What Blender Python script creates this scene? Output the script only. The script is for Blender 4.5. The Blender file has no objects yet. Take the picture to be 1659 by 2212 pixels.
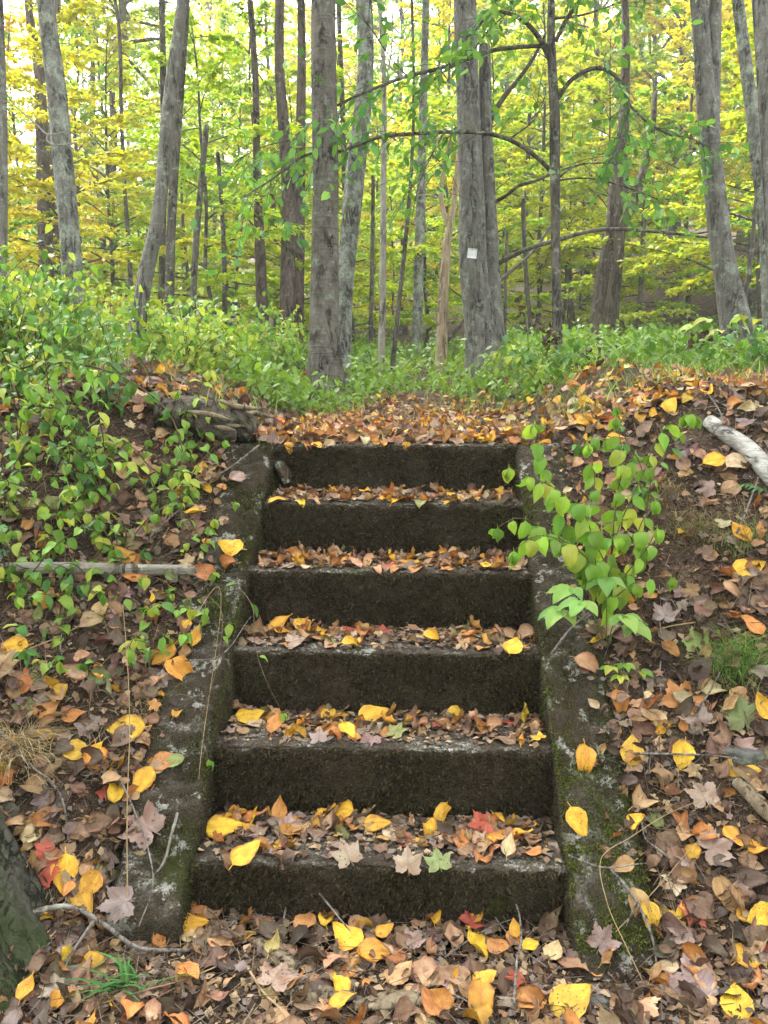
import bpy, math, random
import numpy as np
from mathutils import Vector, Matrix, noise as mnoise

random.seed(11)
RNG = np.random.default_rng(11)
SC = bpy.context.scene
COL = SC.collection

# ------------------------------------------------------------------ camera
F_PX, PITCH, YAW = 1836.0, 0.1317, -0.0409          # focal length in units of a 1659 x 2212 picture
CAM = np.array([0.103, 0.0, 0.185])
cam_d = bpy.data.cameras.new("camera")
cam_d.sensor_fit = 'VERTICAL'
cam_d.sensor_height = 24.0
cam_d.lens = 24.0 * F_PX / 2212.0
cam_d.clip_start, cam_d.clip_end = 0.05, 600
cam = bpy.data.objects.new("camera", cam_d)
COL.objects.link(cam)
cam.location = CAM
cam.rotation_euler = (math.pi / 2 - PITCH, 0, -YAW)
SC.camera = cam

# ------------------------------------------------------------------ sky, sun, exposure
SUN_AZ, SUN_EL = math.radians(-28), math.radians(52)    # azimuth from +Y towards +X: far left, behind the wood
world = bpy.data.worlds.new("World")
SC.world = world
world.use_nodes = True
wn = world.node_tree
bg = wn.nodes["Background"]
sky = wn.nodes.new("ShaderNodeTexSky")
sky.sky_type = 'NISHITA'
sky.sun_disc = False
sky.sun_elevation, sky.sun_rotation = SUN_EL, SUN_AZ
sky.air_density, sky.dust_density, sky.ozone_density = 1.0, 4.0, 1.0
hsv = wn.nodes.new("ShaderNodeHueSaturation")           # a thin overcast: the sky keeps little of its blue
hsv.inputs['Saturation'].default_value = 0.18
wn.links.new(sky.outputs[0], hsv.inputs['Color'])
wn.links.new(hsv.outputs[0], bg.inputs['Color'])
bg.inputs['Strength'].default_value = 0.15
sun_d = bpy.data.lights.new("sun", 'SUN')
sun_d.energy = 1.5
sun_d.angle = math.radians(24)
sun_d.color = (1.0, 0.95, 0.86)
sun = bpy.data.objects.new("sun", sun_d)
COL.objects.link(sun)
sd = Vector((math.sin(SUN_AZ) * math.cos(SUN_EL), math.cos(SUN_AZ) * math.cos(SUN_EL), math.sin(SUN_EL)))
sun.rotation_euler = sd.to_track_quat('Z', 'Y').to_euler()
vs = SC.view_settings
vs.view_transform, vs.look, vs.gamma, vs.exposure = 'Standard', 'None', 1.0, 3.15
vs.use_curve_mapping = False
SC.display_settings.display_device = 'sRGB'
cy = SC.cycles
cy.use_denoising = True
cy.max_bounces, cy.diffuse_bounces, cy.glossy_bounces, cy.transmission_bounces = 6, 4, 2, 4
cy.sample_clamp_indirect = 6.0

# ------------------------------------------------------------------ picture <-> place
cP, sP, cY, sY = math.cos(PITCH), math.sin(PITCH), math.cos(YAW), math.sin(YAW)
def at(xd, yd, Z):
    X, Y = (xd - 829.5) / F_PX * Z, -(yd - 1106) / F_PX * Z
    y, dz = Z * cP + Y * sP, -Z * sP + Y * cP
    return np.array([cY * X + sY * y, -sY * X + cY * y, dz]) + CAM
def to_px(p):
    d = np.asarray(p, float) - CAM
    x, y = cY * d[0] - sY * d[1], sY * d[0] + cY * d[1]
    Z, Y = y * cP - d[2] * sP, y * sP + d[2] * cP
    return 829.5 + F_PX * x / Z, 1106 - F_PX * Y / Z, Z

# ------------------------------------------------------------------ the lie of the land
HW, WALL_W = 0.5, 0.205                # half width of the flight, width of a cheek wall
Y1, RUN, RISE = 3.517, 0.2795, 0.2093
SLOPE = RISE / RUN
FLOOR_Z = -1.205
_w = np.random.default_rng(5)
_WAVES = [(_w.normal(size=2), _w.uniform(0, 6.28)) for _ in range(40)]
def wob(x, y, freq, k0=0, n=6):
    s = 0
    for k in range(n):
        d, p = _WAVES[(k0 + k) % 40]
        d = d / np.hypot(*d)
        s = s + np.sin((d[0] * x + d[1] * y) * freq * (0.7 + 0.13 * k) + p)
    return s / n
def sstep(a, b, x):
    t = np.clip((x - a) / (b - a), 0, 1)
    return t * t * (3 - 2 * t)
def smin(a, b, k):
    h = np.clip(0.5 + 0.5 * (b - a) / k, 0, 1)
    return b * (1 - h) + a * h - k * h * (1 - h)
def smax(a, b, k): return -smin(-a, -b, k)
def ground(x, y, dig=True):
    x, y = np.asarray(x, float), np.asarray(y, float)
    ax = np.abs(x - 0.0)
    off = sstep(0.5, 1.25, ax)
    path = np.where(y < 6.5, 0.026 * np.clip(y - Y1, 0, None), 0.026 * (6.5 - Y1) + 0.095 * (y - 6.5))
    path = path + 0.03 * np.clip(y - 26, 0, None) + .22 * np.clip(y - 60, 0, None)
    far = sstep(6, 11, y)
    plateau = path + off * (0.235 + 0.03 * wob(x, y, 2.4, 0)) * (1 - 0.2 * far) + far * 0.08 * wob(x, y, 0.9, 7)
    plateau = plateau + sstep(3, 13, x) * sstep(11, 26, y) * 3.2 + 0.02 * wob(x, y, 6.0, 12) * off
    plateau = plateau + 0.10 * np.exp(-((x + 1.15) ** 2 / 0.18 + (y - 4.15) ** 2 / 0.12))
    plateau = plateau + 0.10 * np.exp(-((x - 1.05) ** 2 / 0.30 + (y - 4.8) ** 2 / 0.10))
    lift = 0.004 + 0.16 * sstep(0.70, 1.5, ax) - .05 * (1 - sstep(.60, .70, ax - (.06 * sstep(2.2, 2.5, y) - .03) * (x > 0))) + 0.025 * wob(x, y, 5.0, 3) * sstep(.7, .9, ax)
    bank = SLOPE * (y - Y1) + lift - .6 * (1 - sstep(.56, .74, ax)) * (1 - sstep(2.15, 2.4, y))
    floor = FLOOR_Z + 0.016 * wob(x, y, 4.2, 9) + 0.05 * sstep(0.75, 1.3, ax)
    g = smin(smax(bank, floor, 0.09), plateau, 0.10 * off + 0.01)
    g = g + 0.010 * wob(x, y, 23.0, 20) * sstep(.62, .8, ax + (y < 2.0) * 1.0)
    if dig:
        inside = (1 - sstep(0.6, 0.69, ax)) * sstep(1.98, 2.10, y) * (1 - sstep(Y1 + .03, Y1 + .12, y))
        g = g - inside * 0.34
    return g
def g1(x, y): return float(ground(x, y, False))
def surface(x, y):
    """height of what one could stand on at x, y: steps, cheek walls or ground"""
    ax = abs(x)
    if ax < HW and y > Y1 - 5 * RUN:
        if y >= Y1: return max(0.0, g1(x, y)) if y < Y1 + .3 else g1(x, y)
        return -RISE * min(5, int((Y1 - y) / RUN) + 1)
    if HW <= ax <= HW + WALL_W and 1.93 < y < Y1 + 0.15:
        return max(min(0.0, SLOPE * (y - Y1)) + 0.02, g1(x, y))
    return g1(x, y)
def hit(xd, yd, zmax=14.0):
    d = at(xd, yd, 1.0) - CAM
    t, dt = 1.2, 0.01
    while t < zmax:
        p = CAM + d * t
        if p[2] < surface(p[0], p[1]):
            return CAM + d * (t - dt * .5)
        t += dt
    return CAM + d * zmax
def g_normal(x, y, e=0.03):
    n = np.array([-(g1(x + e, y) - g1(x - e, y)) / (2 * e), -(g1(x, y + e) - g1(x, y - e)) / (2 * e), 1.0])
    return n / np.linalg.norm(n)

# ------------------------------------------------------------------ mesh helpers
def mesh(name, V, F, mat=None, uv=None, col=None, smooth=True):
    """V (n,3), F list of index arrays (each (k,3) or (k,4)), uv per vertex, col per vertex"""
    if isinstance(F, np.ndarray): F = [F]
    me = bpy.data.meshes.new(name)
    V = np.ascontiguousarray(V, np.float32)
    me.vertices.add(len(V)); me.vertices.foreach_set("co", V.ravel())
    li = np.concatenate([f.ravel() for f in F]).astype(np.int32)
    tot = np.concatenate([np.full(len(f), f.shape[1], np.int32) for f in F])
    st = np.concatenate([[0], np.cumsum(tot)[:-1]]).astype(np.int32)
    me.loops.add(len(li)); me.loops.foreach_set("vertex_index", li)
    me.polygons.add(len(tot)); me.polygons.foreach_set("loop_start", st); me.polygons.foreach_set("loop_total", tot)
    if smooth: me.polygons.foreach_set("use_smooth", np.ones(len(tot), bool))
    if uv is not None:
        l = me.uv_layers.new(name="UVMap")
        l.data.foreach_set("uv", np.ascontiguousarray(np.asarray(uv, np.float32)[li]).ravel())
    if col is not None:
        a = me.color_attributes.new("Col", 'FLOAT_COLOR', 'POINT')
        a.data.foreach_set("color", np.ascontiguousarray(col, np.float32).ravel())
    me.update(calc_edges=True)
    if mat is not None: me.materials.append(mat)
    return me
def obj(name, me, parent=None, loc=None, color=None):
    o = bpy.data.objects.new(name, me)
    COL.objects.link(o)
    if parent is not None: o.parent = parent
    if loc is not None: o.location = loc
    if color is not None: o.color = color
    return o
def tag(o, label=None, cat=None, group=None, kind=None):
    if label: o['label'] = label
    if cat: o['category'] = cat
    if group: o['group'] = group
    if kind: o['kind'] = kind
    return o
def empty(name, loc, label=None, cat=None, group=None):
    o = obj(name, None, loc=[float(c) for c in loc])
    o.empty_display_size = 0.1
    return tag(o, label, cat, group)
class Bag:
    """collects pieces of one mesh"""
    def __init__(s): s.V, s.F3, s.F4, s.U, s.C, s.n = [], [], [], [], [], 0
    def add(s, V, F, U=None, C=None):
        V = np.asarray(V, float); F = np.asarray(F)
        s.V.append(V); (s.F3 if F.shape[1] == 3 else s.F4).append(F + s.n)
        s.U.append(np.zeros((len(V), 2)) if U is None else np.asarray(U))
        s.C.append(np.ones((len(V), 4)) if C is None else np.broadcast_to(np.asarray(C, float), (len(V), 4)))
        s.n += len(V)
        return s
    def build(s, name, mat, origin=(0, 0, 0), smooth=True, col=True):
        F = [np.concatenate(x) for x in (s.F3, s.F4) if x]
        return mesh(name, np.concatenate(s.V) - np.asarray(origin, float), F, mat, np.concatenate(s.U), np.concatenate(s.C) if col else None, smooth)
def unit(v):
    v = np.asarray(v, float)
    return v / (np.linalg.norm(v) + 1e-12)
def resample(P, n):
    P = np.asarray(P, float)
    if len(P) == 2: P = np.array([P[0], (P[0] + P[1]) / 2, P[1]])
    d = np.concatenate([[0], np.cumsum(np.linalg.norm(np.diff(P[:, :3], axis=0), axis=1))])
    m = np.gradient(P, d, axis=0)
    t = np.linspace(0, d[-1], n)
    i = np.clip(np.searchsorted(d, t, side='right') - 1, 0, len(d) - 2)
    h = (d[i + 1] - d[i])[:, None]; u = ((t - d[i])[:, None]) / h
    return (2*u**3-3*u**2+1)*P[i] + (u**3-2*u**2+u)*h*m[i] + (-2*u**3+3*u**2)*P[i+1] + (u**3-u**2)*h*m[i+1]
def frames(P):
    T = np.gradient(P, axis=0); T /= np.linalg.norm(T, axis=1)[:, None] + 1e-12
    a = np.array([1.0, 0, 0]) if abs(T[0][0]) < .8 else np.array([0, 1.0, 0])
    N = np.empty_like(P); n = a - T[0] * (a @ T[0]); N[0] = unit(n)
    for k in range(1, len(P)):
        n = N[k-1] - T[k] * (N[k-1] @ T[k]); N[k] = unit(n)
    return T, N, np.cross(T, N)
def tube(P, R, sides=6, rings=None, relief=None, cap=False):
    """tube round path P with radii R; relief(angle, length, radius) -> factor"""
    P = np.asarray(P, float); R = np.asarray(R, float)
    PR = np.column_stack([P, R])
    if rings: PR = resample(PR, rings)
    P, R = PR[:, :3], np.maximum(PR[:, 3], 1e-4)
    T, N, B = frames(P)
    a = np.linspace(0, 2 * np.pi, sides, endpoint=False)
    L = np.concatenate([[0], np.cumsum(np.linalg.norm(np.diff(P, axis=0), axis=1))])
    A, LL = np.meshgrid(a, L)
    rr = np.repeat(R[:, None], sides, 1)
    if relief is not None: rr = rr * relief(A, LL, rr)
    V = P[:, None, :] + rr[..., None] * (np.cos(A)[..., None] * N[:, None, :] + np.sin(A)[..., None] * B[:, None, :])
    n = len(P); i = np.arange(n - 1)[:, None] * sides; j = np.arange(sides)[None, :]
    F = np.stack([i + j, i + (j + 1) % sides, i + sides + (j + 1) % sides, i + sides + j], -1).reshape(-1, 4)
    U = np.stack([A / 6.2832, LL], -1).reshape(-1, 2); V = V.reshape(-1, 3)
    if cap:
        V = np.vstack([V, P[0], P[-1]]); U = np.vstack([U, [0, 0], [0, L[-1]]])
        k = np.arange(sides); c0, c1, o = n * sides, n * sides + 1, (n - 1) * sides
        z0 = np.stack([(k + 1) % sides, k, np.full(sides, c0), np.full(sides, c0)], -1)
        z1 = np.stack([o + k, o + (k + 1) % sides, np.full(sides, c1), np.full(sides, c1)], -1)
        return V, F, U, np.concatenate([z0, z1])[:, :3]
    return V, F, U
def tube_mesh(name, P, R, mat, sides=8, rings=None, relief=None, origin=(0, 0, 0)):
    V, F, U, K = tube(P, R, sides, rings, relief, True)
    return mesh(name, V - np.asarray(origin, float), [F, K], mat, U)
def rotmats(Yd, Nd):
    """(n,3) leaf directions and normals -> (n,3,3) with columns x, y, z"""
    Yd = Yd / (np.linalg.norm(Yd, axis=1)[:, None] + 1e-9)
    X = np.cross(Yd, Nd); X /= np.linalg.norm(X, axis=1)[:, None] + 1e-9
    Z = np.cross(X, Yd)
    return np.stack([X, Yd, Z], -1)
def scatter(bag, T, Mx, pos, size, cols):
    """n copies of template T = (V, F, U) into bag; per-copy matrix, position, size, colour"""
    V, F, U = T
    n, nv = len(pos), len(V)
    if n == 0: return
    W = np.einsum('nij,vj->nvi', Mx * np.asarray(size)[:, None, None], V) + pos[:, None, :]
    FF = (F[None] + (np.arange(n) * nv)[:, None, None]).reshape(-1, F.shape[1])
    bag.add(W.reshape(-1, 3), FF, np.tile(U, (n, 1)), np.repeat(cols, nv, 0))

# ------------------------------------------------------------------ material helpers
class Mat:
    def __init__(s, name):
        s.m = bpy.data.materials.new(name); s.m.use_nodes = True
        s.t = s.m.node_tree; s.t.nodes.clear()
        s.out = s.t.nodes.new("ShaderNodeOutputMaterial")
    def n(s, kind, ins=None, **props):
        x = s.t.nodes.new("ShaderNode" + kind)
        for k, v in props.items(): setattr(x, k, v)
        for k, v in (ins or {}).items():
            if isinstance(v, bpy.types.NodeSocket): s.t.links.new(v, x.inputs[k])
            else: x.inputs[k].default_value = v
        return x
    def ramp(s, fac, stops, interp='LINEAR'):
        r = s.n("ValToRGB", {0: fac}); r.color_ramp.interpolation = interp
        e = r.color_ramp.elements
        while len(e) < len(stops): e.new(0.5)
        for q, (p, c) in zip(e, stops):
            q.position = p; q.color = (c, c, c, 1) if np.isscalar(c) else (*c, 1)
        return r.outputs[0]
    def math(s, op, a, b=0.0, c=0.0, clamp=False):
        return s.n("Math", {0: a, 1: b, 2: c}, operation=op, use_clamp=clamp).outputs[0]
    def mix(s, f, a, b, blend='MIX'):
        x = s.n("Mix", data_type='RGBA', blend_type=blend)
        for k, v in ((0, f), (6, a), (7, b)):
            if isinstance(v, bpy.types.NodeSocket): s.t.links.new(v, x.inputs[k])
            elif k == 0: x.inputs[k].default_value = v
            else: x.inputs[k].default_value = (*v, 1) if len(v) == 3 else v
        return x.outputs[2]
    def noise(s, vec, scale, detail=4, rough=.55, dist=0.0):
        return s.n("TexNoise", {'Vector': vec, 'Scale': scale, 'Detail': detail, 'Roughness': rough, 'Distortion': dist}).outputs[0]
    def mapped(s, vec, scale, loc=(0, 0, 0)):
        return s.n("Mapping", {0: vec, 'Scale': scale, 'Location': loc}).outputs[0]
    def coord(s, which): return s.n("TexCoord").outputs[which]
    def bump(s, h, strength, dist, prev=None):
        return s.n("Bump", {'Height': h, 'Strength': strength, 'Distance': dist, **({'Normal': prev} if prev is not None else {})}).outputs[0]
    def principled(s, color, rough=.8, normal=None, spec=.3):
        return s.n("BsdfPrincipled", {'Base Color': color if isinstance(color, bpy.types.NodeSocket) else (*color, 1), 'Roughness': rough, 'Specular IOR Level': spec, **({'Normal': normal} if normal is not None else {})}).outputs[0]
    def end(s, sh):
        s.t.links.new(sh, s.out.inputs[0]); return s.m

def leaf_material(name, source, transl, spots=False, rough=.5, tcol=(1.15, 1.1, .6), vein=.35):
    """a leaf blade: midrib, side veins, blotches, light through the blade. source: 'object' or 'vertex' colour"""
    k = Mat(name)
    oi = k.n("ObjectInfo"); at_ = k.n("Attribute", attribute_name="Col")
    if source == 'object': base, rnd = oi.outputs['Color'], oi.outputs['Random']
    elif source == 'vertex': base, rnd = at_.outputs['Color'], at_.outputs['Alpha']
    else:                       # a crown: the tree's own colour, varied from leaf to leaf
        base = k.mix(at_.outputs['Alpha'], oi.outputs['Color'], at_.outputs['Color']); rnd = at_.outputs['Alpha']
    if source == 'crown':
        sh = k.n("BsdfPrincipled", {'Base Color': base, 'Roughness': rough, 'Specular IOR Level': .25}).outputs[0]
        tr = k.n("BsdfTranslucent", {0: k.mix(1.0, base, tcol, 'MULTIPLY')}).outputs[0]
        return k.end(k.n("MixShader", {0: transl, 1: sh, 2: tr}).outputs[0])
    uv = k.coord('UV'); sp = k.n("SeparateXYZ", {0: uv}).outputs
    ax = k.math('ABSOLUTE', k.math('SUBTRACT', sp[0], .5))
    rib = k.math('LESS_THAN', ax, .022)
    side = k.math('SINE', k.math('MULTIPLY', k.math('SUBTRACT', sp[1], k.math('MULTIPLY', ax, .75)), 62.0))
    side = k.ramp(side, [(0.80, 0.0), (1.0, 1.0)])
    veins = k.math('MAXIMUM', rib, k.math('MULTIPLY', side, .6))
    off = k.n("CombineXYZ", {0: k.math('MULTIPLY', rnd, 71.0), 1: k.math('MULTIPLY', rnd, 37.0), 2: 0.0}).outputs[0]
    vec = k.n("VectorMath", {0: uv, 1: off}, operation='ADD').outputs[0]
    n1 = k.noise(vec, 3.0, 4)
    c = k.mix(k.ramp(n1, [(.38, 0.0), (.68, .8 if spots else .55)]), base, k.mix(1.0, base, (.62, .42, .35) if spots else (.75, .9, .5), 'MULTIPLY'))
    c = k.mix(k.math('MULTIPLY', veins, vein), c, k.mix(1.0, base, (.55, .42, .4) if spots else (1.5, 1.35, 1.3), 'MULTIPLY'))
    if spots:
        rim = k.math('MULTIPLY', k.ramp(k.math('ADD', ax, k.math('MULTIPLY', k.noise(vec, 6.0, 4), .35)), [(.50, 0.0), (.68, 1.0)]), k.ramp(rnd, [(.25, .1), (.8, .9)]))
        c = k.mix(rim, c, k.mix(1.0, base, (.38, .22, .25), 'MULTIPLY'))
        v = k.n("TexVoronoi", {'Vector': vec, 'Scale': 11.0, 'Randomness': 1.0}).outputs[0]
        keep = k.math('GREATER_THAN', k.noise(vec, 4.5, 2), k.math('ADD', .46, k.math('MULTIPLY', rnd, .22)))
        sp_ = k.math('MULTIPLY', k.math('LESS_THAN', v, .24), keep)
        c = k.mix(k.math('MULTIPLY', sp_, .85), c, (.05, .04, .02))
    nrm = k.bump(k.math('SUBTRACT', k.noise(vec, 22, 3), k.math('MULTIPLY', veins, .8)), .7, .0014)
    sh = k.principled(c, rough, nrm, .35)
    tr = k.n("BsdfTranslucent", {0: k.mix(1.0, c, tcol, 'MULTIPLY'), 'Normal': nrm}).outputs[0]
    return k.end(k.n("MixShader", {0: transl, 1: sh, 2: tr}).outputs[0])

M_FALL_OBJ = leaf_material("fallen_leaf", 'object', .18, True, .55, (1.1, .9, .6))
M_FALL = leaf_material("leaf_litter", 'vertex', .12, True, .65, (1.1, .9, .6))
M_LEAF = leaf_material("live_leaf", 'object', .36, False, .5)
M_LEAFV = leaf_material("live_leaf_mass", 'vertex', .38, False, .45)
M_CROWN = leaf_material("crown_leaf", 'crown', .55)

def bark(name, c1, c2, crack, lichen=0.0, lich_c=(.34, .38, .31), sx=26, sz=5, bands=0.0, moss=0.0, depth=.012, crack_lo=.36):
    k = Mat(name)
    P = k.coord('Object')
    v = k.mapped(P, (sx, sx, sz))
    n1 = k.noise(v, 1.0, 10, .68, .4)
    n2 = k.noise(P, 2.2, 3)
    c = k.mix(k.ramp(n1, [(.38, 0.0), (.66, 1.0)]), c1, c2)
    c = k.mix(k.ramp(n2, [(.35, 0.0), (.8, .5)]), c, k.mix(1.0, c, (.72, .7, .68), 'MULTIPLY'))
    h = n1
    rid = k.math('ABSOLUTE', k.math('SUBTRACT', k.noise(k.mapped(P, (sx * .55, sx * .55, sz * .30), (3, 1, 7)), 1.0, 5, .6, .6), .5))
    gate = k.ramp(k.noise(k.mapped(P, (sx * .3, sx * .3, sz * .35), (8, 2, 5)), 1.0, 3), [(.66 - crack_lo * .5, 0.0), (.76 - crack_lo * .5, 1.0)])
    ck = k.math('MULTIPLY', k.ramp(rid, [(.012, 1.0), (.045, 0.0)]), gate)
    c = k.mix(k.math('MULTIPLY', ck, .85), c, crack)
    h = k.math('SUBTRACT', h, k.math('MULTIPLY', ck, .9))
    if bands:
        b = k.noise(k.mapped(P, (5, 5, 85)), 1.0, 3, .6)
        c = k.mix(k.ramp(b, [(.52, 0.0), (.68, bands)]), c, k.mix(1.0, c, (.55, .52, .48), 'MULTIPLY'))
        h = k.math('ADD', h, k.math('MULTIPLY', b, .8))
    if lichen:
        l = k.ramp(k.noise(P, 10.0, 7, .7), [(.60 - lichen * .18, 0.0), (.68 - lichen * .16, 1.0)])
        l = k.math('MULTIPLY', l, k.ramp(k.noise(P, 60, 2), [(.35, .3), (.6, 1.0)]))
        c = k.mix(l, c, lich_c)
    if moss:
        l = k.ramp(k.noise(P, 4.0, 5, .6), [(.55 - moss * .25, 0.0), (.72 - moss * .2, 1.0)])
        c = k.mix(k.math('MULTIPLY', l, .85), c, (.045, .065, .02))
    nrm = k.bump(h, 1.0, depth * 1.6, k.bump(k.noise(P, 110, 4), .6, .006))
    return k.end(k.principled(c, .9, nrm, .15))

B_CHERRY = bark("bark_cherry", (0.086, 0.076, 0.066), (0.165, 0.149, 0.125), (.022, .017, .013), .18, (0.198, 0.231, 0.191), 20, 9, .8, 0, .012, .33)
B_GREY = bark("bark_grey", (0.102, 0.095, 0.085), (0.197, 0.187, 0.167), (.03, .025, .02), .35, (0.245, 0.272, 0.224), 24, 6, .25, 0, .012, .36)
B_LICHEN = bark("bark_lichened", (0.094, 0.090, 0.079), (0.194, 0.194, 0.169), (.03, .026, .022), .75, (0.274, 0.302, 0.252), 34, 11, 0, 0, .016, .40)
B_PINE = bark("bark_pine", (.065, .048, .042), (.15, .115, .10), (.02, .014, .012), .1, (.2, .2, .17), 22, 7, 0, 0, .02, .40)
B_DARK = bark("bark_dark", (0.056, 0.048, 0.040), (0.128, 0.116, 0.096), (.018, .014, .012), .3, (0.224, 0.240, 0.192), 30, 8, 0, 0, .01, .42)
B_PALE = bark("bark_pale", (0.216, 0.200, 0.168), (0.352, 0.328, 0.280), (.06, .045, .035), .2, (0.360, 0.376, 0.320), 18, 5, .3, 0, .01, .33)
B_DEAD = bark("dead_wood", (.15, .115, .075), (.31, .25, .17), (.05, .035, .022), 0, (.3, .3, .3), 40, 3.0, 0, 0, .012, .36)
B_ROT = bark("rotten_wood", (.065, .05, .038), (.16, .13, .10), (.012, .008, .006), .1, (.3, .3, .25), 34, 3.0, 0, .1, .025, .44)
B_MOSSY = bark("bark_mossy", (.045, .040, .030), (.135, .130, .105), (.012, .010, .007), .30, (.19, .215, .155), 34, 12, 0, .38, .03, .42)
B_TWIG = bark("twig_bark", (.10, .085, .075), (.24, .215, .195), (.03, .02, .02), .2, (.33, .35, .3), 90, 30, 0, 0, .003, .36)
B_STEM = bark("stem_bark", (.075, .05, .03), (.15, .11, .06), (.03, .02, .015), 0, (.3, .3, .3), 120, 30, 0, 0, .002, .36)
def plain(name, c, rough=.8, spec=.2, var=.5, scale=30):
    k = Mat(name); P = k.coord('Object')
    col = k.mix(k.noise(P, scale, 4), k.mix(1.0, c, (1 - var,) * 3, 'MULTIPLY'), k.mix(1.0, c, (1 + var,) * 3, 'MULTIPLY'))
    return k.end(k.principled(col, rough, k.bump(k.noise(P, scale * 3, 3), .3, .002), spec))
M_GSTEM = plain("green_stem", (.10, .15, .04))
M_STRAW = plain("dry_straw", (.25, .18, .095))

# ground: dark soil with crumbled leaf
def ground_material(name, tone):
    k = Mat(name); P = k.coord('Object')
    v1 = k.n("TexVoronoi", {'Vector': k.n("VectorMath", {0: P, 1: k.n("TexNoise", {'Vector': P, 'Scale': 14.0}).outputs[1]}, operation='ADD').outputs[0], 'Scale': 30.0})
    cell = k.n("SeparateColor", {0: v1.outputs['Color']}).outputs[0]
    frag = k.ramp(cell, [(0.0, (.035, .025, .018)), (.3, (.075, .05, .034)), (.55, (.13, .085, .055)), (.8, (.20, .135, .085)), (1.0, (.115, .085, .07))])
    soil = k.mix(k.noise(P, 40, 6), (.022, .016, .011), (.075, .054, .036))
    f = k.ramp(k.noise(P, 7.0, 5), [(.36, 0.0), (.56, 1.0)])
    c = k.mix(1.0, k.mix(f, soil, frag), (tone,) * 3, 'MULTIPLY')
    h = k.math('ADD', k.math('MULTIPLY', v1.outputs['Distance'], 1.2), k.noise(P, 60, 5))
    return k.end(k.principled(c, .95, k.bump(h, .9, .02), .1))
M_GROUND = ground_material("soil", 1.0)
M_PATH = ground_material("path_soil", 1.25)

# ------------------------------------------------------------------ ground sheet and path
def axis(lo, hi, f0, f1, fine, grow):
    c = list(np.arange(f0, f1 + 1e-6, fine)); s = fine
    while c[-1] < hi: s *= grow; c.append(c[-1] + s)
    s = fine; a = []
    x = f0
    while x > lo: s *= grow; x -= s; a.append(x)
    return np.array(a[::-1] + c)
gx = axis(-70, 70, -2.1, 2.1, .026, 1.07)
gy = axis(-8, 130, 1.4, 5.2, .026, 1.05)
GX, GY = np.meshgrid(gx, gy)
GZ = ground(GX, GY)
nx, ny = len(gx), len(gy)
i0 = (np.arange(ny - 1)[:, None] * nx + np.arange(nx - 1)[None]).ravel()
GF = np.stack([i0, i0 + 1, i0 + nx + 1, i0 + nx], -1)
tag(obj("ground", mesh("ground", np.stack([GX, GY, GZ], -1).reshape(-1, 3), GF, M_GROUND)), kind='structure')
px_, py_ = np.linspace(-.46, .46, 26), np.linspace(Y1 + .2, 8.6, 90)
PX, PY = np.meshgrid(px_, py_)
PXX = PX * (1 + .12 * wob(PX * 0, PY, 2.0, 2)) + .12 * np.sin((PY - 3.7) * .5)
pi0 = (np.arange(89)[:, None] * 26 + np.arange(25)[None]).ravel()
edge = (np.abs(PX) / .46) ** 4
PZ = ground(PXX, PY, False) + .008 - .03 * edge
tag(obj("path", mesh("path", np.stack([PXX, PY, PZ], -1).reshape(-1, 3), np.stack([pi0, pi0 + 1, pi0 + 27, pi0 + 26], -1), M_PATH)), kind='structure')

# ------------------------------------------------------------------ concrete stairs
def concrete(name, green, lich, cover=.62, tread=(.12, .11, .09)):
    k = Mat(name); P = k.coord('Object')
    nz = k.n("SeparateXYZ", {0: k.n("NewGeometry").outputs['Normal']}).outputs[2]
    agg = k.n("TexVoronoi", {'Vector': P, 'Scale': 150.0})
    acol = k.ramp(k.n("SeparateColor", {0: agg.outputs['Color']}).outputs[0], [(0, (.05, .045, .035)), (.45, (.12, .11, .09)), (.8, (.24, .225, .19)), (1, (.45, .43, .38))])
    c = k.mix(k.ramp(k.noise(P, 9, 5), [(.42, 0.0), (.72, 1.0)]), tread, acol)
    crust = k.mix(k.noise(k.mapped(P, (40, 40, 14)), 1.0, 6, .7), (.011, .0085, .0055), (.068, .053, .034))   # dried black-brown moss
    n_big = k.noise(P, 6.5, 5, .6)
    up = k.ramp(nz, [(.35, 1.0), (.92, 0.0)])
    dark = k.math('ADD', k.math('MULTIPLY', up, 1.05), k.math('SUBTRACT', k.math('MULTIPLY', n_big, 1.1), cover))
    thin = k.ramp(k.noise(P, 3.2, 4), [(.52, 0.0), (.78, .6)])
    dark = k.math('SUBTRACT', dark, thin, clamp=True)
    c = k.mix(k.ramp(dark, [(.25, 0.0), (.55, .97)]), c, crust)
    gm = k.ramp(k.noise(P, 5.0, 5, .65), [(.62 - green * .3, 0.0), (.74 - green * .25, 1.0)])
    c = k.mix(k.math('MULTIPLY', gm, .85), c, k.mix(k.noise(P, 90, 3), (.012, .016, .004), (.06, .075, .016)))
    lm = k.ramp(k.noise(P, 13.0, 8, .75), [(.66 - lich * .2, 0.0), (.70 - lich * .2, 1.0)])
    lm = k.math('MULTIPLY', lm, k.ramp(nz, [(.3, .12), (.8, 1.0)]))
    c = k.mix(k.math('MULTIPLY', lm, .8), c, k.mix(k.noise(P, 160, 2), (.20, .195, .17), (.50, .49, .44)))
    h = k.math('ADD', k.noise(k.mapped(P, (1, 1, .6)), 120, 5, .7), k.math('MULTIPLY', agg.outputs['Distance'], -1.0))
    nrm = k.bump(h, 1.0, .008, k.bump(k.noise(P, 30, 4), .7, .02))
    return k.end(k.principled(c, .95, nrm, .1))
M_STEP = concrete("mossy_concrete", .12, .30, .54, (.055, .042, .032))
M_WALL = concrete("lichened_concrete", .22, .50, .20, (.06, .05, .04))

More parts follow.
